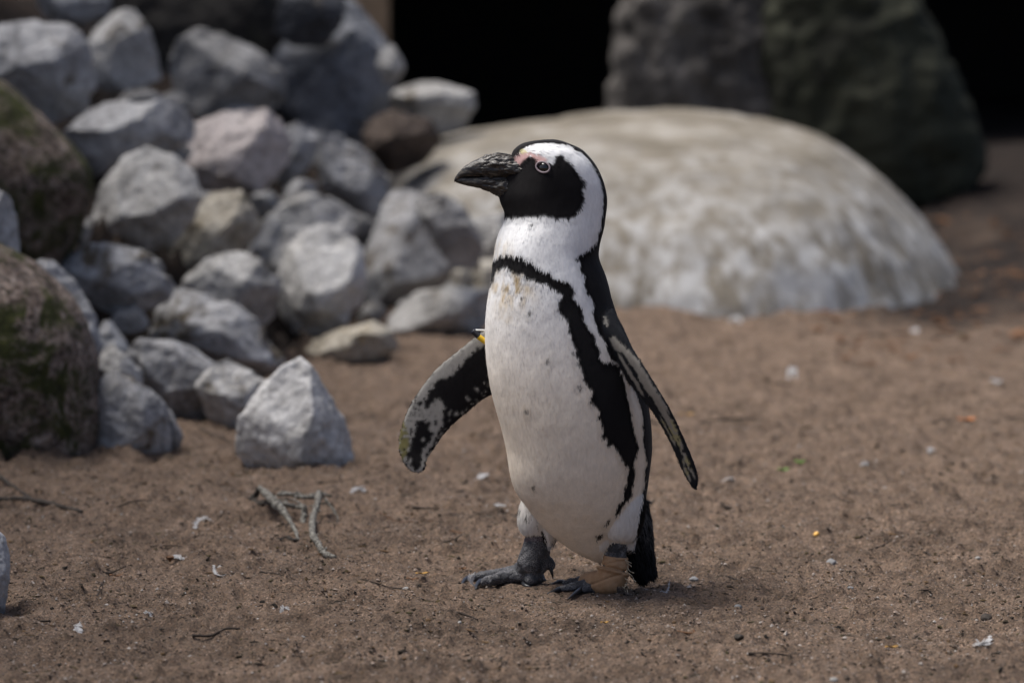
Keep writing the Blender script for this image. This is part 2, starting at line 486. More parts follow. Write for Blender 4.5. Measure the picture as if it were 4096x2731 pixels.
# ------------------------------------------------------------------ stones
VS = 4096 / 2352.0
def stone(name, out, mat, label, cat='rock', group=None, base=0.86, thick=0.55, front=None, rounder=0.0, rough=1.0, seed=0, voxel=None, dy=0.0, smooth=1, Y=None, sink=0, centre=None):
    """a stone whose outline as seen from the photograph's side is `out` (overview coordinates); its depth comes from where it rests"""
    rng = random.Random(seed * 7919 + 13)
    o = np.array(out, float) * VS
    o = o.mean(0) + (o - o.mean(0)) * (1.0 if rounder else (1.07 if front else 1.15))
    lo, hi = o.min(0), o.max(0)
    c = o.mean(0); wpx, hpx = hi - lo
    if Y is None:
        Y = ground_hit(c[0], lo[1] + base * hpx)[1] + dy
    sc = np.linalg.norm(at(c[0] + 1, c[1], Y) - at(c[0], c[1], Y))
    if centre: c = np.array(centre, float) * VS
    t = thick * 0.5 * (min(wpx, hpx) * 0.65 + max(wpx, hpx) * 0.35) * sc
    if not rounder: Y = Y - 0.35 * t
    if sink:
        o = o.copy(); low_ = o[:, 1] > lo[1] + 0.70 * hpx; o[low_, 1] += sink * VS
    pts = [at(p[0], p[1], Y + (rng.uniform(-0.25, 0.25) * t if not rounder else 0)) for p in o]
    def inner(p, k, d): 
        q = c + (p - c) * k
        return at(q[0], q[1], Y) + np.array([0, d, 0])
    n = len(o)
    if rounder:
        for k in (0.92, 0.78, 0.58, 0.34, 0.1):
            d = t * math.sqrt(1 - k * k)
            dense = spline(np.vstack([o, o[:1]]), 40)
            for p in dense:
                pts.append(inner(p, k, -d)); pts.append(inner(p, k, d))
        pts += [at(p[0], p[1], Y) for p in spline(np.vstack([o, o[:1]]), 48)]
    else:
        if front:
            for fx, fy, fd in front:
                pts.append(at(fx * VS, fy * VS, Y) + np.array([0, -t * fd, 0]))
        else:
            k0 = rng.random()
            for i in range(5):
                a = (i + k0) / 5 * n
                p = o[int(a) % n] * (1 - a % 1) + o[(int(a) + 1) % n] * (a % 1)
                pts.append(inner(p, rng.uniform(0.30, 0.75), -t * rng.uniform(0.45, 1.05)))
        for i in range(6):
            a = (i + rng.random() * 0.6) / 6 * n
            p = o[int(a) % n] * (1 - a % 1) + o[(int(a) + 1) % n] * (a % 1)
            pts.append(inner(p, rng.uniform(0.5, 0.8), t * rng.uniform(0.6, 1.0)))
    bm = bmesh.new()
    for p in pts: bm.verts.new(p)
    r = bmesh.ops.convex_hull(bm, input=bm.verts[:])
    junk = [g for g in r['geom_interior'] + r['geom_unused'] if isinstance(g, bmesh.types.BMVert)]
    if junk: bmesh.ops.delete(bm, geom=list(set(junk)), context='VERTS')
    bmesh.ops.recalc_face_normals(bm, faces=bm.faces[:])
    m0 = bpy.data.meshes.new(name); bm.to_mesh(m0); bm.free()
    size = max(wpx, hpx) * sc
    m1 = remesh(m0, voxel or size / 58)
    bpy.data.meshes.remove(m0)
    Vv = coords(m1)
    if not rounder:                                   # break flat facets off the lump
        cen = Vv.mean(0)
        for _ in range(1 if front else 5):
            nn = np.array([rng.uniform(-0.75, 0.75), -rng.uniform(0.5, 1.0), rng.uniform(-0.6, 0.75)]); nn /= np.linalg.norm(nn)
            hgt = (Vv - cen) @ nn
            lim = hgt.max() * rng.uniform(0.58, 0.85)
            Vv = Vv - np.maximum(hgt - lim, 0)[:, None] * nn
    Vv = laplace(m1, Vv, smooth + int(6 * rounder) + (14 if mat.name.startswith('limewashed') else 0))
    setco(m1, Vv)
    N = vnormals(m1)
    D = fbm(Vv + seed * 3.1, size * 0.30, 4, seed, 0.5) * (0.020 if rounder else 0.010) * size * (0.45 if rounder else 1)
    pit = vnoise(Vv + seed * 1.7, size * 0.16, seed + 91)
    D = D - np.maximum(pit - 0.35, 0) * 0.045 * size * (0 if rounder else 1)
    D = D + fbm(Vv, size * 0.07, 3, seed + 5, 0.6) * 0.008 * size
    Vv = Vv + N * (D * rough)[:, None]
    setco(m1, Vv)
    m1.polygons.foreach_set('use_smooth', np.full(len(m1.polygons), True))
    m1.name = name
    bl = (Vv.min(0) + Vv.max(0)) / 2; bl[2] = Vv[:, 2].min()
    return tag(link(name, m1, mat, None, bl), label, cat, group)

PILE = 'stones of the rock pile'
R = lambda *a, **k: stone('rock', *a, group=PILE, **k)
# the far dark things first
stone('boulder', [(230, -90), (420, -100), (660, -80), (720, 40), (650, 230), (520, 300), (390, 300), (300, 220), (215, 80)], M['dark'], 'large dark mossy boulder behind the top of the stone pile', 'boulder', rounder=0.5, thick=0.5, seed=70, Y=3.75)
stone('boulder', [(1400, 300), (1425, 190), (1415, 60), (1470, -90), (1620, -140), (1770, -90), (1790, 60), (1830, 180), (1880, 330), (1760, 420), (1500, 420)], M['backrock'], 'mottled grey brown boulder with green streaks standing behind the pale dome', 'boulder', rounder=0.35, thick=0.5, seed=71, Y=5.0, rough=2.6)
stone('boulder', [(1720, 60), (1800, -120), (1950, -160), (2070, -60), (2150, 60), (2195, 160), (2225, 250), (2262, 330), (2250, 420), (2180, 470), (2000, 520), (1830, 480), (1740, 330)], M['backgreen'], 'huge dark green boulder right of the mottled one behind the dome', 'boulder', rounder=0.35, thick=0.5, seed=72, Y=4.95, rough=2.0)
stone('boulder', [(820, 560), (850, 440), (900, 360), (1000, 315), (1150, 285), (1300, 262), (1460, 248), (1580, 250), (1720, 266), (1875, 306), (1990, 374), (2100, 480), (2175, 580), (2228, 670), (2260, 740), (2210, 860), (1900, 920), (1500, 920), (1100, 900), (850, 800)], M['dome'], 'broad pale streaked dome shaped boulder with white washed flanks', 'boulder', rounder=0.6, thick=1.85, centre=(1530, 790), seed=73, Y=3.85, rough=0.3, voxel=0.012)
# top row
R([(70, -40), (160, -60), (250, -40), (240, 30), (190, 58), (110, 50), (75, 20)], M['grey'], 'grey rock cut by the picture top, above the big grey block', seed=1, base=1.0)
R([(-40, 100), (0, 62), (90, 52), (165, 62), (200, 105), (213, 200), (190, 250), (120, 282), (40, 270), (-40, 220)], M['grey'], 'big squared grey block with a dark overhung underside beside the brown boulder', seed=2, front=[(40, 150, 1), (135, 135, 1), (150, 200, 0.75), (-20, 150, 0.9)], thick=0.8)
R([(200, 130), (230, 45), (262, 22), (305, 30), (335, 70), (368, 180), (345, 205), (270, 207), (215, 190)], M['pale'], 'upright smooth pale block with slanting sides at the top of the pile', seed=3, base=0.95)
R([(398, 150), (415, 100), (455, 76), (510, 84), (600, 130), (638, 165), (642, 225), (600, 268), (520, 272), (450, 262), (410, 215)], M['spot'], 'speckled grey rock with a rounded head left of the blue grey boulder', seed=4)
stone('boulder', [(612, 210), (640, 130), (690, 75), (750, 20), (805, 15), (855, 75), (893, 140), (890, 205), (862, 265), (818, 335), (760, 318), (690, 300), (635, 262)], M['blue'], 'large blue grey boulder towering over the pile next to the wooden post', 'boulder', seed=5, thick=0.5, rounder=0.0, smooth=5)
stone('boulder', [(640, 70), (650, 5), (700, -40), (750, -40), (790, 5), (785, 60), (740, 100), (680, 105)], M['slate'], 'dark slate coloured boulder hidden behind the large blue grey boulder', 'boulder', seed=6, thick=0.5, Y=3.6)
R([(868, 150), (878, 112), (900, 104), (922, 130), (930, 160), (915, 188), (885, 190)], M['pale'], 'small pale round stone peeping out behind the blue grey boulder', seed=7, Y=3.55)
R([(890, 256), (908, 212), (960, 196), (1005, 192), (1045, 208), (1080, 216), (1084, 244), (1055, 278), (1000, 296), (930, 292)], M['pale'], 'flat pale stone lying alone against the black opening above the dome', seed=8, Y=3.80, thick=0.7, sink=16)
stone('rock', [(830, 340), (850, 275), (905, 262), (985, 282), (1005, 325), (965, 385), (880, 395)], M['earth'], 'brown earth caked rock under the flat pale stone at the dome', seed=80, Y=3.55, thick=0.8, group=PILE)
# middle
R([(150, 310), (190, 250), (245, 238), (300, 240), (400, 235), (440, 285), (425, 325), (350, 355), (270, 385), (205, 405), (175, 380)], M['grey'], 'broad layered grey rock right of the brown boulder, below the upright pale block', seed=9)
R([(270, 235), (290, 212), (340, 208), (385, 225), (400, 250), (340, 262), (285, 258)], M['spot'], 'small rounded brownish rock wedged on top of the layered grey rock', seed=10, base=0.9)
R([(408, 315), (440, 282), (500, 266), (600, 260), (632, 285), (655, 325), (650, 365), (612, 400), (588, 440), (545, 430), (470, 432), (442, 385), (415, 345)], M['pink'], 'pinkish angular rock in the middle of the pile', seed=11)
R([(638, 360), (655, 300), (690, 285), (724, 296), (728, 350), (700, 390), (660, 425), (635, 415)], M['grey'], 'narrow upright grey rock between the pinkish rock and its neighbour', seed=12)
R([(720, 335), (738, 306), (785, 316), (850, 358), (884, 400), (888, 445), (862, 500), (800, 482), (745, 435), (722, 385)], M['grey'], 'wedge shaped grey rock with dark flank beneath the blue grey boulder', seed=13, front=[(760, 345, 0.5), (780, 420, 1), (830, 390, 0.8), (850, 450, 0.6)])
R([(218, 500), (238, 425), (290, 360), (340, 343), (400, 362), (442, 402), (462, 455), (440, 505), (395, 558), (330, 575), (255, 565), (220, 540)], M['pale'], 'big rounded pale rock with dark moss blotches and a shaded belly', seed=14, thick=0.75, front=[(300, 430, 0.8), (350, 470, 1), (280, 500, 0.8), (410, 450, 0.7), (360, 390, 0.5)])
R([(358, 590), (400, 530), (445, 482), (485, 446), (545, 444), (582, 480), (602, 520), (575, 558), (540, 582), (480, 596), (430, 626), (380, 630)], M['cream'], 'yellowish cream rock with pale bright patch below the pinkish rock', seed=15)
R([(620, 470), (660, 448), (710, 440), (745, 455), (720, 480), (650, 490)], M['spot'], 'thin dull brown slab half buried under the narrow upright rock', seed=16, base=0.9)
R([(578, 590), (600, 525), (650, 478), (710, 455), (775, 466), (812, 500), (800, 560), (740, 620), (660, 645), (600, 615)], M['pale'], 'pale rock leaning behind the big pitted one', seed=17)
R([(640, 640), (660, 575), (700, 532), (745, 520), (800, 540), (832, 575), (836, 640), (830, 695), (795, 735), (745, 765), (680, 762), (652, 722)], M['white'], 'big pale grey rock with a dark angular notch in its face', seed=18, front=[(700, 580, 0.6), (760, 600, 0.9), (720, 640, 1.0), (800, 640, 0.8), (740, 700, 1.0), (690, 700, 0.7)], thick=0.8)
R([(830, 610), (858, 545), (880, 475), (905, 436), (955, 448), (1010, 500), (1042, 560), (1044, 620), (1005, 655), (940, 668), (890, 692), (850, 698), (833, 655)], M['grey'], 'tall smooth bluish grey rock tapering to a blunt top beside the notched rock', seed=19, thick=0.7, smooth=4, rough=0.7)
R([(950, 455), (1010, 448), (1062, 476), (1092, 520), (1104, 570), (1090, 612), (1045, 612), (1000, 560)], M['spot'], 'brownish grey rock tucked behind the tall smooth one', seed=20, Y=2.72)
R([(1075, 525), (1110, 500), (1160, 490), (1200, 520), (1190, 570), (1130, 598), (1092, 575)], M['pale'], 'pale rock showing beside the throat of the penguin', seed=21, Y=2.85)
R([(1030, 650), (1042, 625), (1070, 615), (1090, 635), (1085, 662), (1050, 668)], M['cream'], 'little cream stone next to the tall smooth rock', seed=22, Y=2.75)
R([(1070, 640), (1095, 606), (1140, 596), (1180, 620), (1170, 668), (1100, 675)], M['cream'], 'rounded cream stone partly hidden by the breast of the penguin', seed=23, Y=2.78)
R([(898, 725), (912, 692), (960, 676), (1040, 664), (1110, 672), (1150, 700), (1130, 742), (1060, 755), (990, 748), (945, 768), (905, 752)], M['pale'], 'long low pale rock at the right end of the pile, overhanging the sand', seed=24, thick=0.85, base=0.95, sink=10)
# small stones that fill the gaps
for i, (x, y, r, mt, lb) in enumerate([(395, 345, 34, 'spot', 'small dark stone stuck behind the left end of the pinkish rock'), (478, 468, 30, 'grey', 'little grey stone between the mossy blotched rock and the cream one'),
        (610, 470, 32, 'spot', 'brown stained stone under the right corner of the pinkish rock'), (690, 440, 34, 'grey', 'grey stone filling the gap under the narrow upright rock'),
        (335, 620, 34, 'spot', 'shaded stone in the hollow left of the cream rock'), (385, 690, 36, 'spot', 'low brown stone between the smooth grey rock and the leaning pale one'),
        (620, 660, 30, 'grey', 'small stone jammed between the leaning pale rock and the notched rock'), (830, 520, 30, 'spot', 'brownish stone left of the tall smooth rock'),
        (860, 720, 26, 'spot', 'small brown stone between the notched rock and the long low one'), (560, 268, 34, 'grey', 'grey stone propping up the speckled rock'),
        (395, 240, 30, 'spot', 'dark stone wedged below the speckled rock head'), (300, 735, 34, 'spot', 'small brown stone lying on the earth above the knobbly stones')]):
    kk = random.Random(900 + i); n_ = 9
    R([(x + r * kk.uniform(0.8, 1.25) * math.cos(2 * math.pi * q / n_) * 1.15, y + r * kk.uniform(0.7, 1.1) * math.sin(2 * math.pi * q / n_)) for q in range(n_)], M[mt], lb, seed=50 + i, dy=0.02)
# lower left
R([(136, 620), (160, 578), (240, 564), (320, 578), (352, 612), (386, 650), (375, 690), (330, 712), (262, 728), (205, 692), (160, 655)], M['grey'], 'smooth grey rock with a small black dot between the two mossy boulders', seed=25, smooth=4)
R([(405, 700), (440, 640), (490, 592), (545, 578), (590, 600), (622, 650), (648, 705), (640, 748), (560, 755), (460, 745)], M['pale'], 'tall pale rock leaning behind the spotted slab', seed=26)
R([(342, 770), (365, 715), (415, 668), (480, 683), (545, 702), (595, 745), (640, 810), (652, 842), (605, 868), (540, 846), (460, 830), (400, 815)], M['grey'], 'broad grey slab with moss spots sloping down behind the white stone', seed=27, thick=0.6, smooth=3, front=[(430, 740, 0.8), (530, 760, 1), (590, 820, 0.9), (460, 800, 0.7)])
R([(685, 795), (735, 776), (800, 755), (850, 740), (893, 760), (902, 800), (862, 830), (790, 832), (730, 815)], M['cream'], 'thin yellow edged slab lying in the sand under the notched rock', seed=28, thick=1.0, base=0.95)
R([(222, 790), (235, 742), (262, 738), (290, 790), (300, 820), (260, 830), (232, 825)], M['grey'], 'small upright grey stone behind the lower mossy boulder', seed=29, base=0.95)
R([(222, 815), (250, 790), (290, 820), (320, 850), (322, 895), (275, 890), (232, 860)], M['pale'], 'knobbly pale stone on top of the broken edged rock', seed=30, base=0.95)
R([(292, 815), (320, 780), (395, 783), (450, 805), (505, 845), (500, 900), (470, 955), (400, 955), (345, 905)], M['grey'], 'jagged grey rock with a brown hollow underneath', seed=31, base=0.95, thick=0.7, sink=35, front=[(350, 830, 0.8), (420, 830, 1), (460, 870, 1), (390, 890, 0.8)])
R([(455, 880), (480, 838), (525, 824), (575, 850), (608, 882), (580, 925), (555, 968), (490, 958)], M['pale'], 'pale crusted rock wedged between the jagged rock and the white stone', seed=32, base=0.95, sink=35)
R([(215, 900), (228, 855), (255, 848), (305, 870), (355, 905), (388, 942), (388, 995), (362, 1030), (280, 1032), (225, 1010)], M['grey'], 'broken edged grey rock resting on the sand against the lower mossy boulder', seed=33, base=0.97, thick=0.7, sink=40, front=[(270, 880, 0.5), (330, 920, 0.8), (340, 980, 1), (250, 960, 0.6), (300, 1010, 0.9)])
R([(375, 965), (392, 945), (418, 1000), (410, 1025), (380, 1030)], M['grey'], 'tiny triangular grey stone at the foot of the broken edged rock', seed=34, base=0.97)
stone('rock', [(546, 995), (556, 950), (605, 885), (655, 842), (690, 823), (716, 848), (752, 915), (785, 958), (806, 1000), (802, 1035), (770, 1066), (715, 1062), (640, 1050), (585, 1040), (560, 1010)], M['white'], 'white pyramid shaped rock standing alone on the sand before the pile', seed=35, base=0.97, thick=0.85, sink=45, front=[(690, 850, 0.35), (700, 915, 0.95), (640, 940, 0.6), (660, 985, 0.9), (740, 985, 0.8), (700, 1045, 1.0), (600, 1015, 0.5)])
R([(168, 545), (185, 503), (212, 494), (210, 530), (192, 575)], M['pale'], 'small pale chip of stone between the upper mossy boulder and its neighbour', seed=36, base=1.0)
R([(75, 625), (95, 600), (135, 615), (185, 660), (212, 720), (228, 790), (200, 850), (140, 800)], M['grey'], 'bluish grey rock peeping over the lower mossy boulder', seed=37, dy=-0.05)
R([(-60, 500), (-10, 440), (22, 458), (40, 510), (43, 570), (20, 600), (-50, 600)], M['grey'], 'dark grey rock at the picture edge in front of the upper mossy boulder', seed=38, Y=1.35)
stone('boulder', [(-330, 500), (-280, 250), (-120, 150), (0, 178), (60, 225), (130, 290), (185, 345), (213, 395), (214, 440), (195, 500), (160, 590), (110, 640), (-60, 680), (-250, 640)], M['moss_dark'], 'upper rounded brown boulder darkened by moss at the left edge of the pile', 'boulder', seed=39, rounder=0.55, thick=0.75, Y=1.75, rough=0.6)
stone('boulder', [(-420, 900), (-370, 680), (-200, 560), (-60, 540), (0, 558), (60, 588), (125, 635), (180, 700), (212, 780), (226, 850), (232, 950), (228, 1040), (200, 1120), (60, 1160), (-300, 1160)], M['moss'], 'big pinkish brown mossy boulder at the left on the sand', 'boulder', seed=40, rounder=0.5, thick=0.75, Y=1.12, rough=0.7)
stone('rock', [(-90, 1330), (-70, 1230), (-20, 1215), (6, 1240), (17, 1285), (17, 1330), (4, 1372), (-40, 1400), (-85, 1390)], M['grey'], 'smooth grey rock just entering at the left edge of the bare sand', seed=41, base=0.92, thick=1.4, smooth=5, sink=40)

# ------------------------------------------------------------------ shelter behind
def box(a, b):
    x0, y0, z0 = a; x1, y1, z1 = b
    Vb = [(x0, y0, z0), (x1, y0, z0), (x1, y1, z0), (x0, y1, z0), (x0, y0, z1), (x1, y0, z1), (x1, y1, z1), (x0, y1, z1)]
    return np.array(Vb, float), [(0, 3, 2, 1), (4, 5, 6, 7), (0, 1, 5, 4), (1, 2, 6, 5), (2, 3, 7, 6), (3, 0, 4, 7)]
sh = empty('timber_shelter', (0, 6.0, 0))
tag(sh, 'low dark timber shelter with a black open front behind the boulders', 'shelter')
for z in np.arange(0.0, 1.5, 0.2):
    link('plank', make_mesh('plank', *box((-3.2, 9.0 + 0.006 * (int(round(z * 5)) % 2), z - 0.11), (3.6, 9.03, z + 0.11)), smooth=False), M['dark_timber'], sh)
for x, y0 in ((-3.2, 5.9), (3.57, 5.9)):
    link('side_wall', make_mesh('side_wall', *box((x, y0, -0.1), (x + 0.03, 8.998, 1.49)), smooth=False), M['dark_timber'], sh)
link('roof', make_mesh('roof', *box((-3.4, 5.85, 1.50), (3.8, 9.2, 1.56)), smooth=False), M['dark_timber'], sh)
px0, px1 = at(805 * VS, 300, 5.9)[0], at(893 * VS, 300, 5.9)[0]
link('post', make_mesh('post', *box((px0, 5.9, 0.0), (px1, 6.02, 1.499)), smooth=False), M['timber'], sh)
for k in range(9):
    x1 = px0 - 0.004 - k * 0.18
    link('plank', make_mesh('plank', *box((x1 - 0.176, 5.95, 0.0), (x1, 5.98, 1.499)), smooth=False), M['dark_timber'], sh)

# ------------------------------------------------------------------ tree added out of view on the left, to shade the pile's left side
def shifted(parts):
    V, Fc = join(parts); return V + np.array([-0.3, 0, 0]), Fc
tr = empty('unseen_tree', (-3.2, 0.9, 0.0))
tag(tr, 'leafy tree added out of view left of the rock pile to shade it', 'unseen_tree')
b = NB('bark'); M['bark'] = mat_plain('bark', (0.09, 0.07, 0.05), 0.9, (12, 0.02))
link('trunk', make_mesh('trunk', *shifted([tube([(-2.9, .9, -.1), (-2.86, .92, 1.0), (-2.75, .88, 2.0), (-2.5, .9, 3.0)], [.16, .12, .10, .05], 14, 16),
    tube([(-2.8, .9, 1.6), (-2.3, .3, 2.3), (-1.9, -.3, 2.9)], [.06, .045, .015], 10, 10), tube([(-2.8, .9, 1.7), (-2.4, 1.5, 2.4), (-2.0, 2.2, 2.9)], [.06, .045, .015], 10, 10),
    tube([(-2.75, .9, 2.0), (-3.2, 1.2, 2.6), (-3.6, 1.0, 3.1)], [.05, .035, .012], 10, 10)])), M['bark'], tr)
SHIFT = np.array([-0.3, 0, 0])
rng = np.random.default_rng(3)
cc = np.array([(-2.0, -0.5, 2.9), (-2.1, 0.5, 3.1), (-2.0, 1.5, 3.0), (-2.1, 2.4, 2.9), (-2.7, 0.9, 3.4), (-3.3, 0.6, 3.0), (-3.0, 1.9, 3.1), (-2.8, -0.2, 3.2), (-2.2, 3.2, 3.0), (-1.9, 3.7, 2.9), (-2.6, 3.0, 3.3)])
NL = 9500
ci = rng.integers(0, len(cc), NL)
D_ = rng.normal(0, 1, (NL, 3)); D_ /= np.linalg.norm(D_, axis=1)[:, None]
P_ = cc[ci] + D_ * (rng.random((NL, 1)) ** 0.5) * np.array([0.72, 0.72, 0.5])
A_ = rng.normal(0, 1, (NL, 3)); A_ /= np.linalg.norm(A_, axis=1)[:, None]
B_ = np.cross(A_, rng.normal(0, 1, (NL, 3))); B_ /= np.linalg.norm(B_, axis=1)[:, None]
L_ = rng.uniform(0.035, 0.06, (NL, 1))
P_ = P_ + SHIFT
Vl = np.stack([P_ - A_ * L_, P_ + B_ * L_ * 0.55, P_ + A_ * L_, P_ - B_ * L_ * 0.55], 1).reshape(-1, 3)
M['foliage'] = mat_plain('foliage', (0.06, 0.10, 0.03), 0.6)
link('crown', make_mesh('crown', Vl, np.arange(NL * 4).reshape(-1, 4), smooth=False), M['foliage'], tr)

# ------------------------------------------------------------------ the penguin
PY = -0.005                                                       # depth of the bird's middle
YF = ground_hit(2110, 2338)[1]; YN = ground_hit(2400, 2378)[1]    # far and near foot
bird = empty('penguin', (at(2300, 2360, 0)[0], (YF + YN) / 2, 0))
tag(bird, 'black and white penguin with a tan leg bandage standing on the sand', 'penguin')
def ipol(tab, n, ys):
    t = np.array(tab, float); return np.interp(ys, t[:, 0], t[:, n])
# silhouette: picture row, left edge, right edge, half depth (pixels)
SIL = [(557, 2195, 2222, 8), (562, 2130, 2245, 40), (571, 2092, 2272, 64), (590, 2062, 2314, 92), (610, 2046, 2342, 110), (640, 2040, 2371, 126), (676, 2032, 2394, 136),
       (730, 2012, 2417, 143), (770, 1992, 2427, 146), (795, 1993, 2430, 147), (818, 2003, 2430, 149), (844, 2017, 2427, 152), (873, 2021, 2423, 158), (895, 2012, 2420, 165),
       (917, 1999, 2416, 172), (959, 1984, 2405, 184), (1009, 1976, 2394, 197), (1040, 1973, 2396, 206), (1078, 1968, 2416, 215), (1130, 1963, 2433, 228), (1204, 1947, 2451, 245),
       (1273, 1940, 2474, 258), (1330, 1938, 2502, 268), (1400, 1940, 2532, 278), (1474, 1946, 2560, 287), (1531, 1955, 2577, 292), (1606, 1972, 2594, 296), (1675, 1992, 2605, 297),
       (1735, 2009, 2610, 294), (1800, 2024, 2611, 288), (1863, 2031, 2605, 278), (1912, 2040, 2598, 266), (1972, 2062, 2590, 244), (2021, 2100, 2583, 218), (2063, 2132, 2574, 190),
       (2106, 2170, 2562, 158), (2140, 2205, 2548, 130), (2170, 2242, 2530, 104), (2205, 2296, 2504, 74), (2232, 2345, 2476, 46), (2250, 2390, 2445, 22)]
rows = np.array(SIL, float)
ys = np.concatenate([np.linspace(557, 600, 10), np.linspace(612, 2200, 110), np.linspace(2210, 2250, 6)])
def smooth_col(k):
    c = np.interp(ys, rows[:, 0], rows[:, k])
    for _ in range(2):
        c[1:-1] = 0.25 * c[:-2] + 0.5 * c[1:-1] + 0.25 * c[2:]
    return c
XL, XR, HB = smooth_col(1), smooth_col(2), smooth_col(3)
rings = []
A = np.linspace(0, 2 * math.pi, 64, endpoint=False)
for y, l, r, b in zip(ys, XL, XR, HB):
    c0, a0 = (l + r) / 2, (r - l) / 2
    head = 1 - sstep(850, 1000, y)
    e = 0.94
    ca, sa = np.cos(A), np.sin(A)
    X = np.sign(ca) * np.abs(ca) ** e * a0 + c0
    W = np.sign(sa) * np.abs(sa) ** e * b
    W = W * (1 - 0.34 * head * sstep(-0.1, -1.0, ca))              # the face narrows towards the beak
    p0 = at(c0, y, PY)
    rings.append(np.stack([p0[0] + (X - c0) * PXM, PY + W * PXM, np.full(len(A), p0[2])], -1))
comp = [loft(rings)]
ZC = np.array([r[0, 2] for r in rings]); XC = np.array([r[:, 0].mean() for r in rings])
def paddle(st, thick, n=18):
    """stations (upper px,py,Y, lower px,py,Y, thickness)"""
    S_ = spline(np.array(st, float), 30)
    rs = []
    for u0, u1, uy, l0, l1, ly, th in S_:
        U, L = at(u0, u1, uy), at(l0, l1, ly)
        mid, h = (U + L) / 2, (U - L) / 2
        ax = h / (np.linalg.norm(h) + 1e-9)
        nrm = np.cross(ax, ALONG); nrm /= np.linalg.norm(nrm)
        a = np.linspace(0, 2 * math.pi, n, endpoint=False)
        fl = np.sign(np.cos(a)) * np.abs(np.cos(a)) ** 0.8
        rs.append(mid + fl[:, None] * h + np.sin(a)[:, None] * nrm * max(th, 0.4) * PXM * thick)
    return loft(rs)
ALONG = np.array([-0.7, 0.15, -0.7])
comp.append(paddle([(2060, 1290, 0.03, 2060, 1560, 0.03, 30), (1940, 1316, 0.035, 1956, 1588, 0.035, 22), (1837, 1394, 0.04, 1877, 1648, 0.04, 18), (1734, 1480, 0.045, 1792, 1722, 0.04, 16),
                    (1650, 1594, 0.045, 1742, 1795, 0.04, 14), (1603, 1698, 0.04, 1712, 1842, 0.037, 12), (1589, 1775, 0.035, 1712, 1862, 0.033, 10), (1606, 1844, 0.032, 1700, 1884, 0.03, 9), (1643, 1888, 0.03, 1678, 1895, 0.03, 7)], 0.8))
ALONG = np.array([0.45, 0.1, -0.85])
comp.append(paddle([(2452, 1225, -0.045, 2385, 1290, -0.05, 30), (2500, 1320, -0.065, 2428, 1350, -0.056, 26), (2531, 1394, -0.077, 2458, 1402, -0.055, 22), (2581, 1470, -0.086, 2497, 1496, -0.056, 18), (2647, 1578, -0.092, 2556, 1584, -0.058, 16), (2688, 1649, -0.092, 2612, 1650, -0.060, 14),
                    (2738, 1756, -0.09, 2674, 1756, -0.062, 13), (2778, 1848, -0.087, 2712, 1845, -0.066, 12), (2794, 1899, -0.083, 2738, 1902, -0.068, 11), (2793, 1940, -0.079, 2764, 1946, -0.07, 8), (2787, 1964, -0.076, 2779, 1964, -0.073, 4)], 0.8))
def blob(pts, rad, Yv, n=20, m=16, sq=1.0):
    P = [at(x, y, Yv[i] if isinstance(Yv, (list, tuple)) else Yv) for i, (x, y) in enumerate(pts)]
    return tube(P, np.array(rad) * PXM, n, m, sq, (0, 1, 0))
comp.append(join([blob([(2190, 1950), (2170, 2030), (2152, 2080), (2156, 2118)], [74, 90, 84, 70], YF), blob([(2190, 2080), (2202, 2130), (2206, 2182)], [42, 36, 10], YF - 0.012)]))
comp.append(join([blob([(2480, 1900), (2482, 2000), (2480, 2075), (2474, 2130), (2470, 2158)], [80, 102, 96, 80, 56], [YN + 0.01, YN, YN - 0.002, YN, YN]), blob([(2445, 2090), (2422, 2140), (2402, 2192)], [44, 38, 9], YN - 0.006), blob([(2500, 2090), (2518, 2145), (2532, 2200)], [46, 38, 9], YN + 0.002)]))
comp.append(blob([(2540, 2000), (2546, 2100), (2552, 2190), (2566, 2258), (2592, 2308)], [50, 64, 64, 60, 44], PY + 0.03, sq=0.75))
def fp(x, y, r): return at(x, y, ground_hit(x, y + 0.985 * r)[1])
def toe(pts): return tube([fp(x, y, r) for x, y, r in pts], [r * PXM for _, _, r in pts], 14, 18, 0.9)
comp.append(blob([(2156, 2110), (2150, 2170), (2138, 2222), (2128, 2258), (2120, 2284)], [54, 56, 60, 64, 52], YF))                      # far leg
foot_far = [toe([(2135, 2284, 38), (2060, 2286, 29), (1990, 2295, 25), (1930, 2304, 24), (1882, 2313, 17)]),
            toe([(2140, 2298, 40), (2060, 2303, 31), (1995, 2314, 26), (1950, 2324, 24), (1922, 2332, 16)]),
            toe([(2160, 2292, 46), (2148, 2302, 38), (2122, 2316, 28), (2102, 2327, 17)]),
            toe([(2060, 2312, 18), (1995, 2320, 14), (1950, 2326, 10)]),
            tube([at(2125, 2262, YF - 0.004), fp(2075, 2284, 40), fp(2015, 2300, 30), fp(1965, 2314, 22)], [50 * PXM, 40 * PXM, 28 * PXM, 16 * PXM], 16, 18, 0.85),
            blob([(2190, 2235), (2203, 2262), (2205, 2282)], [20, 19, 8], YF)]
comp.append(join(foot_far))
comp.append(blob([(2466, 2130), (2465, 2190), (2460, 2240), (2450, 2300), (2440, 2330)], [46, 43, 44, 46, 40], YN))                       # near leg
foot_near = [toe([(2420, 2330, 34), (2350, 2323, 25), (2290, 2326, 19), (2248, 2331, 13)]),
             toe([(2420, 2340, 34), (2340, 2339, 26), (2285, 2347, 20), (2238, 2356, 14)]),
             toe([(2435, 2346, 34), (2395, 2347, 29), (2358, 2353, 23), (2330, 2360, 16)])]
comp.append(join(foot_near))
tagf = np.concatenate([np.full(len(Fc), i) for i, (_, Fc) in enumerate(comp)])
CV, CF = join(comp)
bvh = BVHTree.FromPolygons([Vector(v) for v in CV], CF)
m0 = make_mesh('penguin_body', CV, CF)
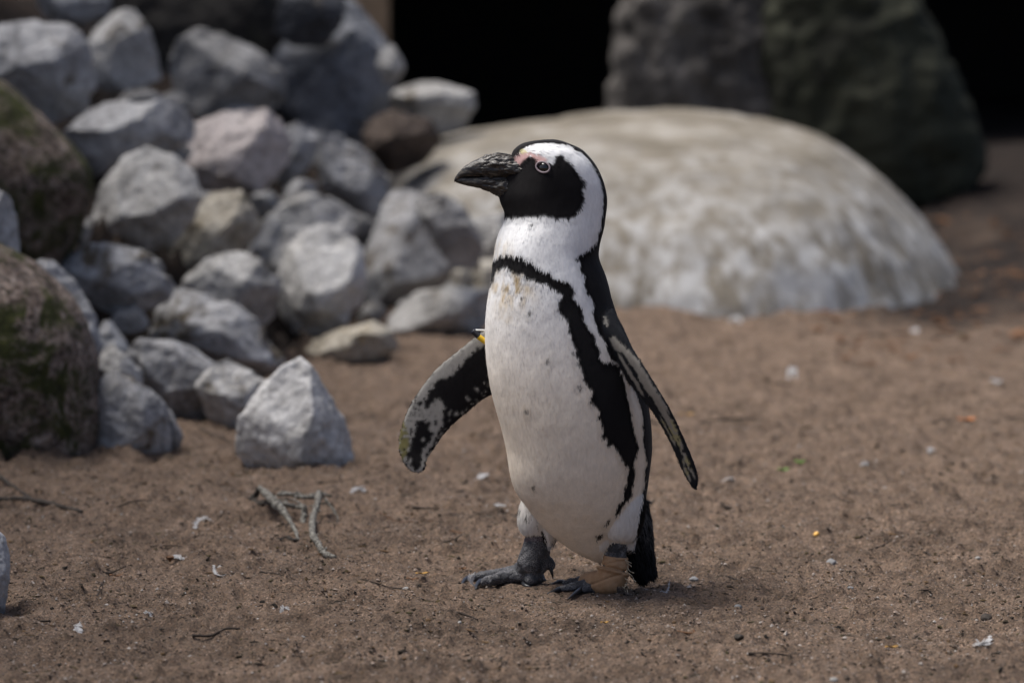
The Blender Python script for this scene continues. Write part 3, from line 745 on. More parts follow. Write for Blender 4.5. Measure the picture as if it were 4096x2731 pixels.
bmx = bmesh.new(); bmx.from_mesh(m0); bmesh.ops.recalc_face_normals(bmx, faces=bmx.faces[:]); bmx.to_mesh(m0); bmx.free()
body = remesh(m0, 0.0016)
BV = coords(body)
near = [bvh.find_nearest(Vector(v)) for v in BV]
BT = tagf[np.array([q[2] for q in near])]
wgt = np.where(BT >= 6, 0.25, 1.0)
BV = laplace(body, BV, 9, 0.5, wgt)
setco(body, BV)
BNRM = vnormals(body)
pl = BT < 6
soft = fbm(BV, 0.020, 2, 41) * 0.00025 * np.isin(BT, (0, 3, 4, 5))
soft = soft + fbm(BV * np.array([1, 1, 0.35]), 0.004, 2, 43) * 0.00012 * np.isin(BT, (0, 3, 4))
soft = soft + fbm(BV, 0.005, 3, 47) * 0.0009 * (BT >= 6)
BV = BV + BNRM * soft[:, None]
setco(body, BV); BNRM = vnormals(body)

# --- markings, traced as outlines on the coat (picture pixels), spread to the hidden side by mirroring the bird about its own middle plane
def Z1(*p): return [(1750 + x / 2.614, 500 + y / 2.614) for x, y in p]
def Z2(*p): return [(1550 + x / 1.742, 900 + y / 1.742) for x, y in p]
def Z3(*p): return [(1550 + x / 1.6508, 1500 + y / 1.6508) for x, y in p]
def Z8(*p): return [(2400 + x / 1.96, 1200 + y / 1.96) for x, y in p]
MASK = Z1((400, 250), (780, 300), (815, 400), (860, 420), (900, 370), (960, 322), (1010, 342), (1040, 385), (1105, 370), (1200, 415), (1215, 370), (1240, 330), (1275, 308), (1325, 330), (1335, 362), (1400, 410), (1450, 470), (1500, 560), (1545, 612), (1520, 650), (1520, 720), (1535, 770), (1500, 870), (1440, 960), (1380, 990), (1320, 978), (1230, 990), (1200, 962), (1100, 955), (960, 965), (860, 966), (715, 982), (400, 1000))
BACK = Z1((790, 350), (832, 308), (870, 262), (920, 230), (1010, 206), (1100, 197), (1200, 197), (1300, 202), (1390, 226), (1430, 265), (1500, 292), (1560, 352), (1620, 425), (1650, 482), (1688, 560), (1708, 660), (1728, 740), (1730, 850), (1720, 970), (1708, 1080), (1682, 1180), (1640, 1250)) + \
    Z2((1400, 175), (1340, 200), (1300, 240), (1345, 260), (1340, 310), (1375, 370), (1370, 430), (1400, 490), (1432, 530), (1448, 562), (1425, 600), (1440, 650), (1462, 690), (1470, 745), (1500, 800), (1530, 870), (1560, 930), (1600, 980), (1640, 1030), (1682, 1092), (1722, 1160), (1742, 1210)) + \
    Z3((1650, 170), (1680, 240), (1690, 330), (1690, 440), (1710, 560), (1706, 650), (1692, 760), (1672, 850), (1660, 950), (1650, 1050), (1622, 1160), (1640, 1300), (2000, 1300), (2000, 0)) + Z2((2000, 0)) + Z1((2100, 900), (2000, 100), (1200, 20), (700, 80), (700, 330))
BAND = Z2((690, 300), (735, 268), (760, 230), (800, 206), (850, 216), (900, 226), (930, 215), (950, 240), (1010, 262), (1050, 300), (1090, 320), (1130, 330), (1152, 370), (1220, 386), (1280, 400), (1300, 450), (1295, 510), (1330, 550), (1355, 590), (1370, 650), (1390, 700), (1430, 742), (1450, 800), (1475, 850), (1480, 900), (1492, 945), (1560, 950), (1600, 985), (1640, 1040)) + \
    Z3((1560, 30), (1580, 130), (1600, 220), (1610, 300), (1630, 390), (1650, 470), (1640, 530), (1630, 610), (1632, 680), (1612, 740), (1612, 790), (1570, 840), (1530, 905), (1500, 928), (1510, 895), (1540, 830), (1566, 760), (1580, 700), (1590, 640), (1560, 560), (1520, 500), (1500, 465), (1450, 472), (1450, 430), (1415, 400), (1420, 340), (1390, 280), (1400, 230), (1340, 170), (1350, 110), (1310, 60)) + \
    Z2((1350, 1000), (1330, 940), (1300, 905), (1320, 870), (1290, 810), (1265, 750), (1250, 690), (1230, 640), (1190, 600), (1190, 560), (1210, 520), (1215, 492), (1190, 480), (1160, 450), (1110, 420), (1060, 410), (1010, 382), (960, 370), (940, 342), (880, 340), (860, 315), (800, 296), (762, 310), (742, 370), (732, 420), (690, 430))
PINK = Z1((795, 350), (840, 308), (900, 288), (960, 283), (1060, 308), (1130, 348), (1160, 378), (1060, 405), (1020, 420), (1040, 388), (1010, 343), (960, 320), (900, 370), (860, 422), (818, 410))
THIGHMARK = [Z3((1470, 945), (1460, 985), (1432, 1010), (1428, 995), (1450, 960)), Z3((1368, 1065), (1420, 1045), (1415, 1075), (1380, 1090)), Z3((905, 915), (950, 940), (945, 955), (915, 945)), Z3((975, 975), (1000, 985), (990, 1000)), Z3((1020, 1020), (1050, 1050), (1045, 1085), (1020, 1090)), Z3((1080, 1070), (1115, 1080), (1110, 1110), (1085, 1100)), Z3((865, 860), (878, 880), (876, 905), (866, 890))]
SPOTS = Z2((1115, 950, ), (970, 1302), (937, 510), (995, 615), (848, 476), (1338, 1128), (1292, 892), (1330, 968)) + Z3((966, 738)) + Z1((988, 1045))
SPOTR = [11, 11, 8, 9, 5, 10, 10, 11, 9, 5]
LFLIP = Z2((760, 800), (690, 828), (640, 850), (600, 882), (560, 925), (540, 940), (500, 992), (430, 1052), (350, 1075), (335, 1110), (310, 1140), (285, 1185), (240, 1240), (262, 1282), (300, 1270), (330, 1212), (355, 1205), (385, 1225), (402, 1272), (390, 1340), (372, 1420), (330, 1485), (300, 1568), (345, 1568), (420, 1440), (500, 1370), (560, 1320), (640, 1232), (760, 1190))
LFLIP2 = Z3((205, 305), (240, 288), (276, 320), (262, 370), (222, 430), (232, 500), (215, 560), (225, 600), (190, 640), (155, 602), (150, 500), (165, 410))
LEDGE = Z2((700, 690), (670, 735), (600, 793), (500, 864), (400, 946), (325, 1014), (245, 1114), (176, 1212), (60, 1300), (60, 690))
RWHITE = Z8((70, 302), (110, 285), (160, 330), (232, 400), (300, 470), (352, 560), (402, 650), (452, 720), (500, 800), (535, 850), (562, 930), (588, 990), (622, 1060), (660, 1180), (700, 1280), (732, 1350), (738, 1400), (700, 1330), (660, 1255), (620, 1160), (570, 1055), (520, 965), (470, 872), (420, 782), (372, 722), (320, 640), (280, 560), (225, 475), (165, 400), (120, 395), (95, 360))
RWHITE2 = [Z8((130, 405), (165, 430), (230, 540), (300, 650), (350, 760), (322, 742), (270, 650), (200, 540), (150, 450)), Z8((470, 905), (520, 985), (570, 1070), (600, 1160), (570, 1120), (520, 1020), (478, 950)), Z8((640, 1230), (690, 1340), (725, 1440), (700, 1420), (660, 1330)), Z8((30, 130), (50, 140), (66, 190), (45, 200), (30, 170))]
def inside(px, py, poly):
    r = np.zeros(len(px), bool)
    P = np.array(poly); Q = np.roll(P, -1, 0)
    for (x0, y0), (x1, y1) in zip(P, Q):
        if y0 == y1: continue
        c = ((y0 > py) != (y1 > py)) & (px < (x1 - x0) * (py - y0) / (y1 - y0) + x0)
        r ^= c
    return r
WHITE = np.array([0.80, 0.80, 0.795]); CREAM = np.array([0.78, 0.69, 0.57]); BLACK = np.array([0.0085, 0.0075, 0.0080]); INK = np.array([0.022, 0.024, 0.030])
GREYW = np.array([0.33, 0.315, 0.285])
def coat(P, N, T):
    to = CAM - P; to /= np.linalg.norm(to, axis=1)[:, None]
    face = (N * to).sum(1)
    phi = math.radians(36) * (1 - sstep(0.34, 0.42, P[:, 2]))
    lat = np.stack([np.sin(phi), -np.cos(phi), 0 * phi], -1)
    cx = np.interp(P[:, 2], ZC[::-1], XC[::-1])
    off = (P[:, 0] - cx) * lat[:, 0] + (P[:, 1] - PY) * lat[:, 1]
    flip = (face < -0.05) & (off < 0)
    Pm = np.where(flip[:, None], P - 2 * off[:, None] * lat, P)
    px, py = proj(Pm)
    Q = P * np.array([1, 1, 0.6])
    jx = vnoise(Q, 0.0030, 61) * 3.5 + vnoise(P, 0.007, 62) * 5
    jy = vnoise(Q, 0.0030, 63) * 5 + vnoise(P, 0.007, 64) * 5
    hd = np.where(P[:, 2] > 0.40, 0.45, 1.0)
    x, y = px + jx * hd, py + jy * hd
    C = np.empty((len(P), 3))
    low = (sstep(1050, 1750, py) * np.where((T == 3) | (T == 4), 0.35, 1.0))[:, None]
    C[:] = WHITE * (1 - low) + CREAM * low  # belly goes creamy downward: part real stain, part painted ground bounce
    # ochre stain below the throat band
    sx, sy = (px - 2045) / 75, (py - 1150) / 80
    st = np.exp(-(sx ** 2 + sy ** 2)) + 0.55 * np.exp(-(((px - 1995) / 40) ** 2 + ((py - 1010) / 45) ** 2)) + 0.4 * np.exp(-(((px - 2020) / 25) ** 2 + ((py - 1275) / 18) ** 2))
    st = np.clip(st * (0.45 + 0.9 * fbm(Q, 0.006, 3, 71)), 0, 0.85)[:, None]
    C = C * (1 - st) + np.array([0.50, 0.36, 0.16]) * st
    main = np.isin(T, (0, 3, 4))
    blk = inside(x, y, MASK) | inside(x, y, BACK) | inside(x, y, BAND)
    blk &= ~((T == 3) | (T == 4)) | inside(x, y, BACK) | inside(x, y, BAND)
    for q in THIGHMARK: blk |= inside(x, y, q)
    back = (face < -0.05) & ~flip & (P[:, 0] > cx + 0.012)
    blk |= back & main
    C[blk & main] = BLACK
    for (qx, qy), r in zip(SPOTS, SPOTR):
        k = main & ~blk & (((px - qx) / (r * 0.8)) ** 2 + ((py - qy) / r) ** 2 < 1)
        C[k] = C[k] * 0.30
    pk = main & inside(px + jx * 0.3, py + jy * 0.3, PINK)
    C[pk] = np.array([0.56, 0.36, 0.34])
    yl = main & ~blk & ~pk & (((px - 2088) / 26) ** 2 + ((py - 606) / 9) ** 2 < 1) & (vnoise(P, 0.002, 77) > 0.0)
    C[yl] = np.array([0.62, 0.58, 0.30])
    # far flipper
    k = T == 1
    sp1 = vnoise(P, 0.0035, 81) * 5 + vnoise(P, 0.0018, 82) * 5
    b1 = inside(px + sp1, py + sp1, LFLIP) | inside(px + sp1, py - sp1, LFLIP2) | inside(px, py, LEDGE)
    ed = ((vnoise(P, 0.0022, 84) > 0.60) & (py > 1480)) | ((vnoise(P, 0.0022, 85) > 0.42) & (py > 1560) & (px < 1690) & (py < 1700)) | ((vnoise(P * np.array([1, 1, 0.6]), 0.0034, 88) > 0.30) & (py > 1680))
    wsp = (vnoise(P, 0.0024, 87) > 0.55) & (py - 1615 > (1913 - px) * 0.92 - 75) & (px > 1690)
    b1 = b1 & ~wsp
    c1 = np.where((b1 | ed)[:, None], BLACK, GREYW)
    ye = np.clip(1.2 - np.hypot((px - 1600) / 45, (py - 1760) / 110), 0, 1) * (vnoise(P, 0.003, 86) > -0.3)
    c1 = np.where((ye > 0.45)[:, None] & ~b1[:, None], np.array([0.19, 0.17, 0.07]), c1)
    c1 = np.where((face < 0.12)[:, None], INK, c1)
    C[k] = c1[k]
    # near flipper
    k = T == 2
    sp2 = vnoise(P, 0.0028, 91) * 7
    w2 = inside(px + sp2, py + sp2 * 0.5, RWHITE)
    for q in RWHITE2: w2 |= inside(px + sp2, py + sp2, q)
    w2 &= ~((vnoise(P * np.array([1, 1, 0.4]), 0.0024, 92) > 0.45) & (py > 1640))
    c2 = np.where(w2[:, None] & (face > -0.05)[:, None], GREYW * np.array([1.02, 1, 0.96]), INK * 0.6)
    yt = w2 & (py > 1680) & (vnoise(P, 0.004, 93) > 0.15)
    c2 = np.where(yt[:, None], np.array([0.40, 0.36, 0.20]), c2)
    C[k] = c2[k]
    rump = sstep(2230, 2120, py)[:, None]
    C = np.where((T == 5)[:, None], np.array([0.010, 0.010, 0.011]) * (1 - rump) + np.array([0.045, 0.043, 0.043]) * rump, C)
    fine = 1 + 0.05 * vnoise(Q, 0.0022, 95) + 0.05 * vnoise(P, 0.012, 96)
    C = C * fine[:, None]
    sk = T >= 6
    C[sk] = np.array([0.042, 0.043, 0.048]) * (1 + 0.5 * fbm(P[sk], 0.012, 3, 97))[:, None]
    pinkish = sk & (py < 2165) & (py > 2135)
    C[pinkish] = C[pinkish] * np.array([2.0, 1.35, 1.3])
    return np.clip(C, 0.004, 0.9)
BC = coat(BV, BNRM, BT)
EB = edges(body)
lum = BC.mean(1)
bd_ = np.zeros(len(BV), bool)
far_ = np.abs(lum[EB[:, 0]] - lum[EB[:, 1]]) > 0.15
bd_[EB[far_].ravel()] = True
for _ in range(3):
    g_ = bd_[EB[:, 0]] | bd_[EB[:, 1]]; bd_[EB[g_].ravel()] = True
set_color(body, np.where((BT < 6)[:, None], laplace(body, BC, 2, 0.5), BC))
def mat_plumage():
    b = NB('plumage')
    c = b.obj(False, (1, 1, 0.35))
    n = b.bump(b.noise(c, 700, 3, 0.6), 0.25, 0.0006)
    col = b.attr('Col')
    f = b.ramp(b.noise(c, 420, 3, 0.6), [(0.3, (0.92, 0.92, 0.92)), (0.7, (1.04, 1.04, 1.04))])
    col = b.mix(1.0, col, f, 'MULTIPLY')
    b.bsdf.inputs['Specular IOR Level'].default_value = 0.12
    b.bsdf.inputs['Sheen Weight'].default_value = 0.04
    return b.done(col, n, 0.75)
def mat_footskin():
    b = NB('scaly_foot_skin')
    c = b.obj(False)
    vor = b.new('ShaderNodeTexVoronoi', feature='DISTANCE_TO_EDGE'); b.link(c, vor.inputs['Vector']); vor.inputs['Scale'].default_value = 430
    crack = b.ramp(vor.outputs['Distance'], [(0.0, (1, 1, 1)), (0.14, (0, 0, 0))])
    col = b.mix(crack, b.attr('Col'), (0.24, 0.23, 0.23))
    pat = b.mask(b.noise(c, 80, 5, 0.7), 0.42, 0.62)
    col = b.mix(pat, col, b.attr('Col'))
    n = b.bump(vor.outputs['Distance'], 0.8, 0.0015)
    n = b.bump(b.noise(c, 160, 5, 0.65), 0.6, 0.002, n)
    return b.done(col, n, 0.6)
M['plumage'] = mat_plumage(); M['footskin'] = mat_footskin()
ft = np.empty(len(body.loops), dtype=np.int32); body.loops.foreach_get('vertex_index', ft)
ls = np.empty(len(body.polygons), dtype=np.int32); body.polygons.foreach_get('loop_start', ls)
lt = np.empty(len(body.polygons), dtype=np.int32); body.polygons.foreach_get('loop_total', lt)
fv = ft[ls]
bo = link('body', body, [M['plumage'], M['footskin']], bird)
body.polygons.foreach_set('material_index', (BT[fv] >= 6).astype(np.int32))
body.polygons.foreach_set('use_smooth', np.full(len(body.polygons), True))

# --- plumage: small overlapping feather blades lying down the coat
rng = np.random.default_rng(5)
def blades(nb, ok, L0, L1, Wd, lift0, lift1, flow_fn, shade=0.12):
    idx = fv[ok[fv]]
    pick = rng.choice(idx, nb)
    P = BV[pick] + rng.normal(0, 0.0006, (nb, 3)); N = BNRM[pick]; T = BT[pick]; C = BC[pick]
    Fl = flow_fn(P, T)
    Fl = Fl + rng.normal(0, 0.16, Fl.shape)
    Fl -= (Fl * N).sum(1)[:, None] * N; Fl /= np.linalg.norm(Fl, axis=1)[:, None] + 1e-9
    Sd = np.cross(N, Fl)
    L = rng.uniform(L0, L1, nb)[:, None]; lf = rng.uniform(lift0, lift1, nb)[:, None]
    r = P - N * 0.0003
    v0 = r - Sd * Wd; v1 = r + Sd * Wd
    mid = r + Fl * L * 0.55 + N * (lf * L * 0.75)
    v2 = mid - Sd * Wd * 0.9; v3 = mid + Sd * Wd * 0.9
    v4 = r + Fl * L + N * (lf * L)
    NR.append(np.repeat(N + rng.normal(0, 0.012, (nb, 3)), 5, 0))
    V = np.stack([v0, v2, v4, v3, v1], 1).reshape(-1, 3)
    Fc = np.arange(nb * 5).reshape(nb, 5)
    C = C * (1 + shade * rng.normal(0, 1, (nb, 1)).clip(-1.5, 1.5))
    return V, Fc, np.repeat(np.clip(C, 0.003, 0.9), 5, 0)
def flow(P, T):
    D = np.zeros_like(P); D[:, 2] = -1
    h = sstep(0.40, 0.46, P[:, 2])[:, None]
    D = D * (1 - h) + np.array([0.85, 0, -0.55]) * h
    D[T == 1] = ALF; D[T == 2] = np.array([0.45, 0, -0.85])
    D[T == 5] = np.array([0.25, 0.1, -1])
    return D
ALF = np.array([-0.65, 0, -0.75])
NR = []
BARE = ((BC[:, 0] > BC[:, 1] * 1.35) & (BV[:, 2] > 0.4))
sets = [blades(45000, np.isin(BT, (0,)) & ~BARE & bd_, 0.0022, 0.0062, 0.00026, -0.01, 0.02, flow, 0.0),
        blades(22000, np.isin(BT, (0,)) & ~BARE & (lum > 0.3), 0.002, 0.0038, 0.00022, 0.02, 0.16, flow, 0.0),
        blades(14000, np.isin(BT, (1, 2)), 0.0012, 0.0022, 0.0004, 0.0, 0.02, flow, 0.06),
        blades(26000, np.isin(BT, (3, 4)), 0.004, 0.010, 0.00036, 0.0, 0.09, flow, 0.02),
        blades(7000, np.isin(BT, (5,)), 0.006, 0.013, 0.0007, 0.0, 0.07, flow, 0.7)]
off = 0; Vs, Fs, Cs = [], [], []
for v, f, c in sets:
    Vs.append(v); Fs.append(f + off); Cs.append(c); off += len(v)
pm = make_mesh('plumage', np.concatenate(Vs), np.concatenate(Fs), smooth=True)
set_color(pm, np.concatenate(Cs))
NN = np.concatenate(NR); NN /= np.linalg.norm(NN, axis=1)[:, None]
pm.normals_split_custom_set_from_vertices(NN.tolist())
b = NB('feather_blades'); b.bsdf.inputs['Specular IOR Level'].default_value = 0.1
M['blades'] = b.done(b.attr('Col'), None, 0.8)
po = link('plumage', pm, M['blades'], bird); po['kind'] = 'stuff'

# --- beak
def beak_part(top, bot, wid, n=20):
    top, bot, wid = np.array(top, float), np.array(bot, float), np.array(wid, float)
    xs = np.concatenate([np.linspace(max(top[0, 0], bot[0, 0]), 1850, 10), np.linspace(1858, 2095, 34)])
    rs = []
    a = np.linspace(0, 2 * math.pi, n, endpoint=False)
    for x in xs:
        t, bt, wd = np.interp(x, top[:, 0], top[:, 1]), np.interp(x, bot[:, 0], bot[:, 1]), np.interp(x, wid[:, 0], wid[:, 1])
        yc, hh = (t + bt) / 2, max((bt - t) / 2, 0.8)
        p = at(x, yc, PY)
        s = np.sin(a)
        rs.append(np.stack([np.full(n, p[0]), PY + np.cos(a) * wd * PXM * (1 - 0.15 * s), p[2] + s * hh * PXM], -1))
    V, Fc = loft(rs)
    m = make_mesh('m', V, Fc)
    m2 = remesh(m, 0.0009)
    v = laplace(m2, coords(m2), 5); setco(m2, v)
    N = vnormals(m2)
    wr = fbm(v * np.array([0.30, 1, 1]) @ np.array([[1, 0, 0.25], [0, 1, 0], [0, 0, 1]]), 0.0034, 3, 7, 0.6)
    rough = sstep(at(1880, 700, 0)[0], at(1950, 700, 0)[0], v[:, 0])
    setco(m2, v + N * (wr * 0.0015 * (0.15 + 0.85 * rough))[:, None])
    m2.polygons.foreach_set('use_smooth', np.full(len(m2.polygons), True))
    return m2
def mat_beak():
    b = NB('horny_beak'); c = b.obj(False, (0.25, 1, 1))
    col = b.ramp(b.noise(c, 420, 5, 0.65), [(0.35, (0.008, 0.007, 0.007)), (0.52, (0.026, 0.023, 0.021)), (0.70, (0.12, 0.098, 0.07))])
    hz = b.mask(b.noise(b.obj(False, (0.3, 1, 1)), 190, 4, 0.6), 0.62, 0.75)
    col = b.mix(hz, col, (0.085, 0.055, 0.022))
    n = b.bump(b.noise(c, 500, 5, 0.6), 0.5, 0.0012)
    b.bsdf.inputs['Specular IOR Level'].default_value = 0.45
    return b.done(col, n, 0.38)
M['beak'] = mat_beak()
UT = [(1815, 718), (1822, 704), (1835, 688), (1850, 672), (1865, 660), (1895, 642), (1949, 621), (1987, 610), (2033, 617), (2070, 632), (2100, 650)]
UB = [(1815, 732), (1826, 729), (1848, 712), (1903, 709), (1980, 710), (2056, 707), (2100, 714)]
LT = [(1822, 720), (1846, 706), (1903, 705), (1980, 705), (2056, 703), (2100, 710)]
LB = [(1822, 731), (1845, 738), (1865, 744), (1918, 753), (1972, 773), (2000, 790), (2100, 810)]
WD = [(1815, 3), (1830, 10), (1860, 18), (1900, 26), (1950, 36), (2000, 48), (2060, 66), (2100, 80)]
bk = link('beak', beak_part(UT, UB, WD), M['beak'], bird)
link('lower_mandible', beak_part(LT, LB, [(x, w_ * 0.9) for x, w_ in WD]), M['beak'], bk)
bk['label'] = 'wrinkled black beak'

# --- eyes (one on either side of the head)
def sphere(c, r, n=20, m=14):
    rs = []
    for t in np.linspace(0.02, math.pi - 0.02, m):
        a = np.linspace(0, 2 * math.pi, n, endpoint=False)
        rs.append(np.stack([c[0] + r * math.sin(t) * np.cos(a), c[1] + 0 * a + r * math.cos(t), c[2] + r * math.sin(t) * np.sin(a)], -1))
    return loft(rs)
b = NB('dark_eye'); b.bsdf.inputs['Specular IOR Level'].default_value = 0.7
M['eye'] = b.done((0.007, 0.005, 0.005), None, 0.08)
M['eyering'] = mat_plain('pale_eye_ring', (0.27, 0.22, 0.235), 0.55, (400, 0.0008), 0.12)
hb = BVHTree.FromPolygons([Vector(v) for v in comp[0][0]], comp[0][1])
eye_px = (2172, 669)
d = Vector(ray(*eye_px)).normalized()
hit, nrm, _, _ = hb.ray_cast(Vector(CAM), d)
for sgn in (1, -1):
    h = np.array(hit); nn = np.array(nrm)
    if nn[1] > 0: nn = -nn
    if sgn < 0:
        h[1] = 2 * PY - h[1]; nn[1] = -nn[1]
    r = 30 * PXM
    e = link('eye', make_mesh('eye', *sphere(h - nn * r * 0.80, r)), M['eye'], bird)
    u = np.cross(nn, (0, 0, 1)); u /= np.linalg.norm(u); v2 = np.cross(u, nn)
    ringp = []
    for t in np.linspace(0, 2 * math.pi, 30, endpoint=False):
        cdir = u * math.cos(t) * 29 * PXM + v2 * (math.sin(t) * 21 + math.cos(t) * 4) * PXM
        ctr = h + cdir + nn * 0.0004
        od = cdir / np.linalg.norm(cdir)
        q = np.linspace(0, 2 * math.pi, 10, endpoint=False)
        ringp.append(ctr + (np.cos(q)[:, None] * od * 3.8 + np.sin(q)[:, None] * nn * 2.6) * PXM)
    Vr, Fr = loft(ringp, cap=False)
    nq = 10; L = 29 * nq
    Fr += [(L + j, L + (j + 1) % nq, (j + 1) % nq, j) for j in range(nq)]
    link('eye_ring', make_mesh('eye_ring', Vr, Fr), M['eyering'], e)

# --- claws
b = NB('black_claw'); b.bsdf.inputs['Specular IOR Level'].default_value = 0.5
M['claw'] = b.done((0.022, 0.023, 0.027), None, 0.35)
def claw(pts):
    V, Fc = tube([fp(x, y, r) for x, y, r in pts], [r * PXM for _, _, r in pts], 10, 12)
    link('claw', make_mesh('claw', V, Fc), M['claw'], bird)
claw([(1896, 2308, 13), (1872, 2312, 12), (1855, 2324, 9), (1847, 2340, 3)])
claw([(1938, 2322, 13), (1920, 2326, 12), (1908, 2338, 9), (1902, 2356, 3)])
claw([(2125, 2316, 13), (2106, 2314, 12), (2094, 2326, 10), (2100, 2340, 8), (2126, 2346, 3)])
link('claw', make_mesh('claw', *tube([at(2200, 2268, YF - 0.003), at(2206, 2284, YF - 0.004), at(2212, 2312, YF - 0.004)], [9 * PXM, 7 * PXM, 2 * PXM], 10, 10)), M['claw'], bird)
claw([(2262, 2330, 11), (2240, 2326, 11), (2222, 2332, 8), (2200, 2342, 3)])
claw([(2256, 2352, 12), (2235, 2357, 12), (2212, 2366, 8), (2188, 2374, 3)])
claw([(2350, 2352, 13), (2325, 2358, 13), (2300, 2374, 9), (2274, 2393, 3)])

# --- leg bandage
def bandage():
    leg = blob([(2466, 2222), (2463, 2245), (2456, 2275), (2448, 2305), (2442, 2330)], [51, 54, 58, 62, 60], YN, 24, 24)
    ft_ = tube([fp(2455, 2322, 56), fp(2428, 2328, 52), (fp(2395, 2328, 46)), fp(2358, 2322, 35), fp(2338, 2320, 27)], np.array([58, 56, 49, 36, 27]) * PXM, 20, 20, 0.95)
    m = make_mesh('b', *join([leg, ft_]))
    m2 = remesh(m, 0.0010)
    v = laplace(m2, coords(m2), 4); setco(m2, v); N = vnormals(m2)
    px, py = proj(v)
    fold = np.exp(-((py - (2283 + (px - 2450) * 0.25)) / 7) ** 2) * 0.0030 - np.exp(-((py - (2272 + (px - 2450) * 0.25)) / 6) ** 2) * 0.0026 - np.exp(-((py - (2306 + (px - 2450) * -0.35)) / 5) ** 2) * 0.0016 - np.exp(-((py - (2250 + (px - 2450) * -0.15)) / 5) ** 2) * 0.0012
    fold = fold + np.exp(-((py - (2230 + (px - 2450) * 0.1)) / 4) ** 2) * 0.0008
    setco(m2, v + N * (fold + fbm(v, 0.010, 3, 9) * 0.0010)[:, None])
    m2.polygons.foreach_set('use_smooth', np.full(len(m2.polygons), True))
    return m2
b = NB('tan_bandage'); c = b.obj(False)
col = b.ramp(b.noise(c, 60, 6, 0.6), [(0.3, (0.28, 0.16, 0.082)), (0.55, (0.385, 0.235, 0.13)), (0.8, (0.46, 0.305, 0.185))])
M['bandage'] = b.done(col, b.bump(b.noise(c, 600, 4, 0.6), 0.4, 0.0008), 0.85)
bd = link('leg_bandage', bandage(), M['bandage'], bird); bd['label'] = 'tan cloth bandage wrapped round the leg'
M['thread'] = mat_plain('frayed_thread', (0.50, 0.42, 0.30), 0.9)
rr = random.Random(3)
th = []
for k in range(9):
    x, y = 2500 + rr.uniform(-8, 12), 2232 + k * 14
    pts = [at(x, y, YN - 0.004)]
    for _ in range(4):
        x += rr.uniform(-10, 13); y += rr.uniform(2, 12); pts.append(at(x, y, YN - 0.008 + rr.uniform(-0.006, 0.004)))
    th.append(tube(pts, [0.0005] * 5, 5, 12))
link('frayed_edge', make_mesh('frayed_edge', *join(th)), M['thread'], bd)

# --- wing tag at the root of the far flipper
M['tag_black'] = mat_plain('black_plastic', (0.012, 0.014, 0.022), 0.35, None, 0.1, 0.5)
M['tag_yellow'] = mat_plain('yellow_plastic', (0.72, 0.46, 0.02), 0.4, None, 0.08, 0.5)
M['tag_white'] = mat_plain('white_plastic', (0.72, 0.72, 0.70), 0.5, None, 0.05)
yt_ = 0.022
tg = link('wing_tag', make_mesh('wing_tag', *tube([at(1890, 1323, yt_), at(1902, 1334, yt_), at(1914, 1346, yt_)], [12 * PXM] * 3, 14, 8)), M['tag_black'], bird)
link('wing_tag_end', make_mesh('wing_tag_end', *tube([at(1914, 1346, yt_), at(1930, 1358, yt_), at(1950, 1372, yt_)], [11.5 * PXM] * 3, 14, 8)), M['tag_yellow'], tg)
link('wing_tag_clip', make_mesh('wing_tag_clip', *tube([at(1898, 1320, yt_ + .004), at(1950, 1321, yt_ + .004)], [6 * PXM] * 2, 10, 4, 0.6)), M['tag_white'], tg)

# ------------------------------------------------------------------ fallen branch with lichen
def b7(x, y, g):
    px, py, pg = 950 + x / 4.126, 1900 + y / 4.126, 1900 + g / 4.126
    return at(px, py, ground_hit(px, pg)[1])
br = empty('dead_branch', on_ground(1160, 2120))
tag(br, 'dead forked branch crusted with pale lichen lying on the sand', 'branch')
S7 = PXM / 4.126 * 1.2
def twigpart(name, pts, rad, mat, m=26):
    V, Fc = tube([b7(*p) for p in pts], np.array(rad, float) * S7, 12, m * 2, knots=0.32)
    N0 = V - V.mean(0)
    V = V + np.stack([vnoise(V, 0.006, 3), vnoise(V, 0.006, 4), vnoise(V, 0.006, 5)], -1) * 0.0009 + np.stack([vnoise(V, 0.0025, 6), vnoise(V, 0.0025, 7), vnoise(V, 0.0025, 8)], -1) * 0.0009
    link(name, make_mesh(name, V, Fc), mat, br)
twigpart('limb', [(370, 200, 520), (470, 300, 620), (600, 430, 740), (740, 570, 820), (830, 690, 900), (930, 870, 980), (1015, 1075, 1090)], [48, 62, 64, 58, 40, 32, 18], M['lichen_bark'])
twigpart('limb', [(1340, 275, 640), (1330, 400, 740), (1300, 540, 800), (1245, 700, 900), (1240, 880, 1010), (1245, 1000, 1090), (1330, 1110, 1180), (1400, 1260, 1300), (1500, 1320, 1360), (1620, 1350, 1385)], [52, 52, 48, 50, 44, 48, 42, 44, 38, 26], M['lichen_bark'], 40)
twigpart('limb', [(660, 310, 560), (800, 310, 580), (960, 330, 600), (1120, 360, 640), (1250, 350, 650), (1340, 300, 640)], [26, 40, 40, 42, 50, 40], M['lichen_bark'])
twigpart('limb', [(350, 210, 520), (300, 320, 480), (250, 400, 480), (330, 480, 520), (480, 450, 560), (620, 410, 620)], [46, 52, 54, 60, 50, 40], M['old_bark'])
twigpart('limb', [(740, 450, 640), (850, 490, 680), (980, 520, 700), (1090, 530, 740), (1100, 640, 760), (1080, 720, 790), (1095, 800, 830)], [30, 42, 40, 44, 42, 40, 26], M['lichen_bark'])
twigpart('twig', [(1410, 360, 640), (1500, 460, 680), (1590, 580, 730), (1650, 690, 770), (1665, 780, 800)], [24, 19, 16, 14, 11], M['lichen_bark'])
twigpart('twig', [(1330, 285, 640), (1430, 310, 640), (1560, 340, 640)], [34, 30, 16], M['lichen_bark'])
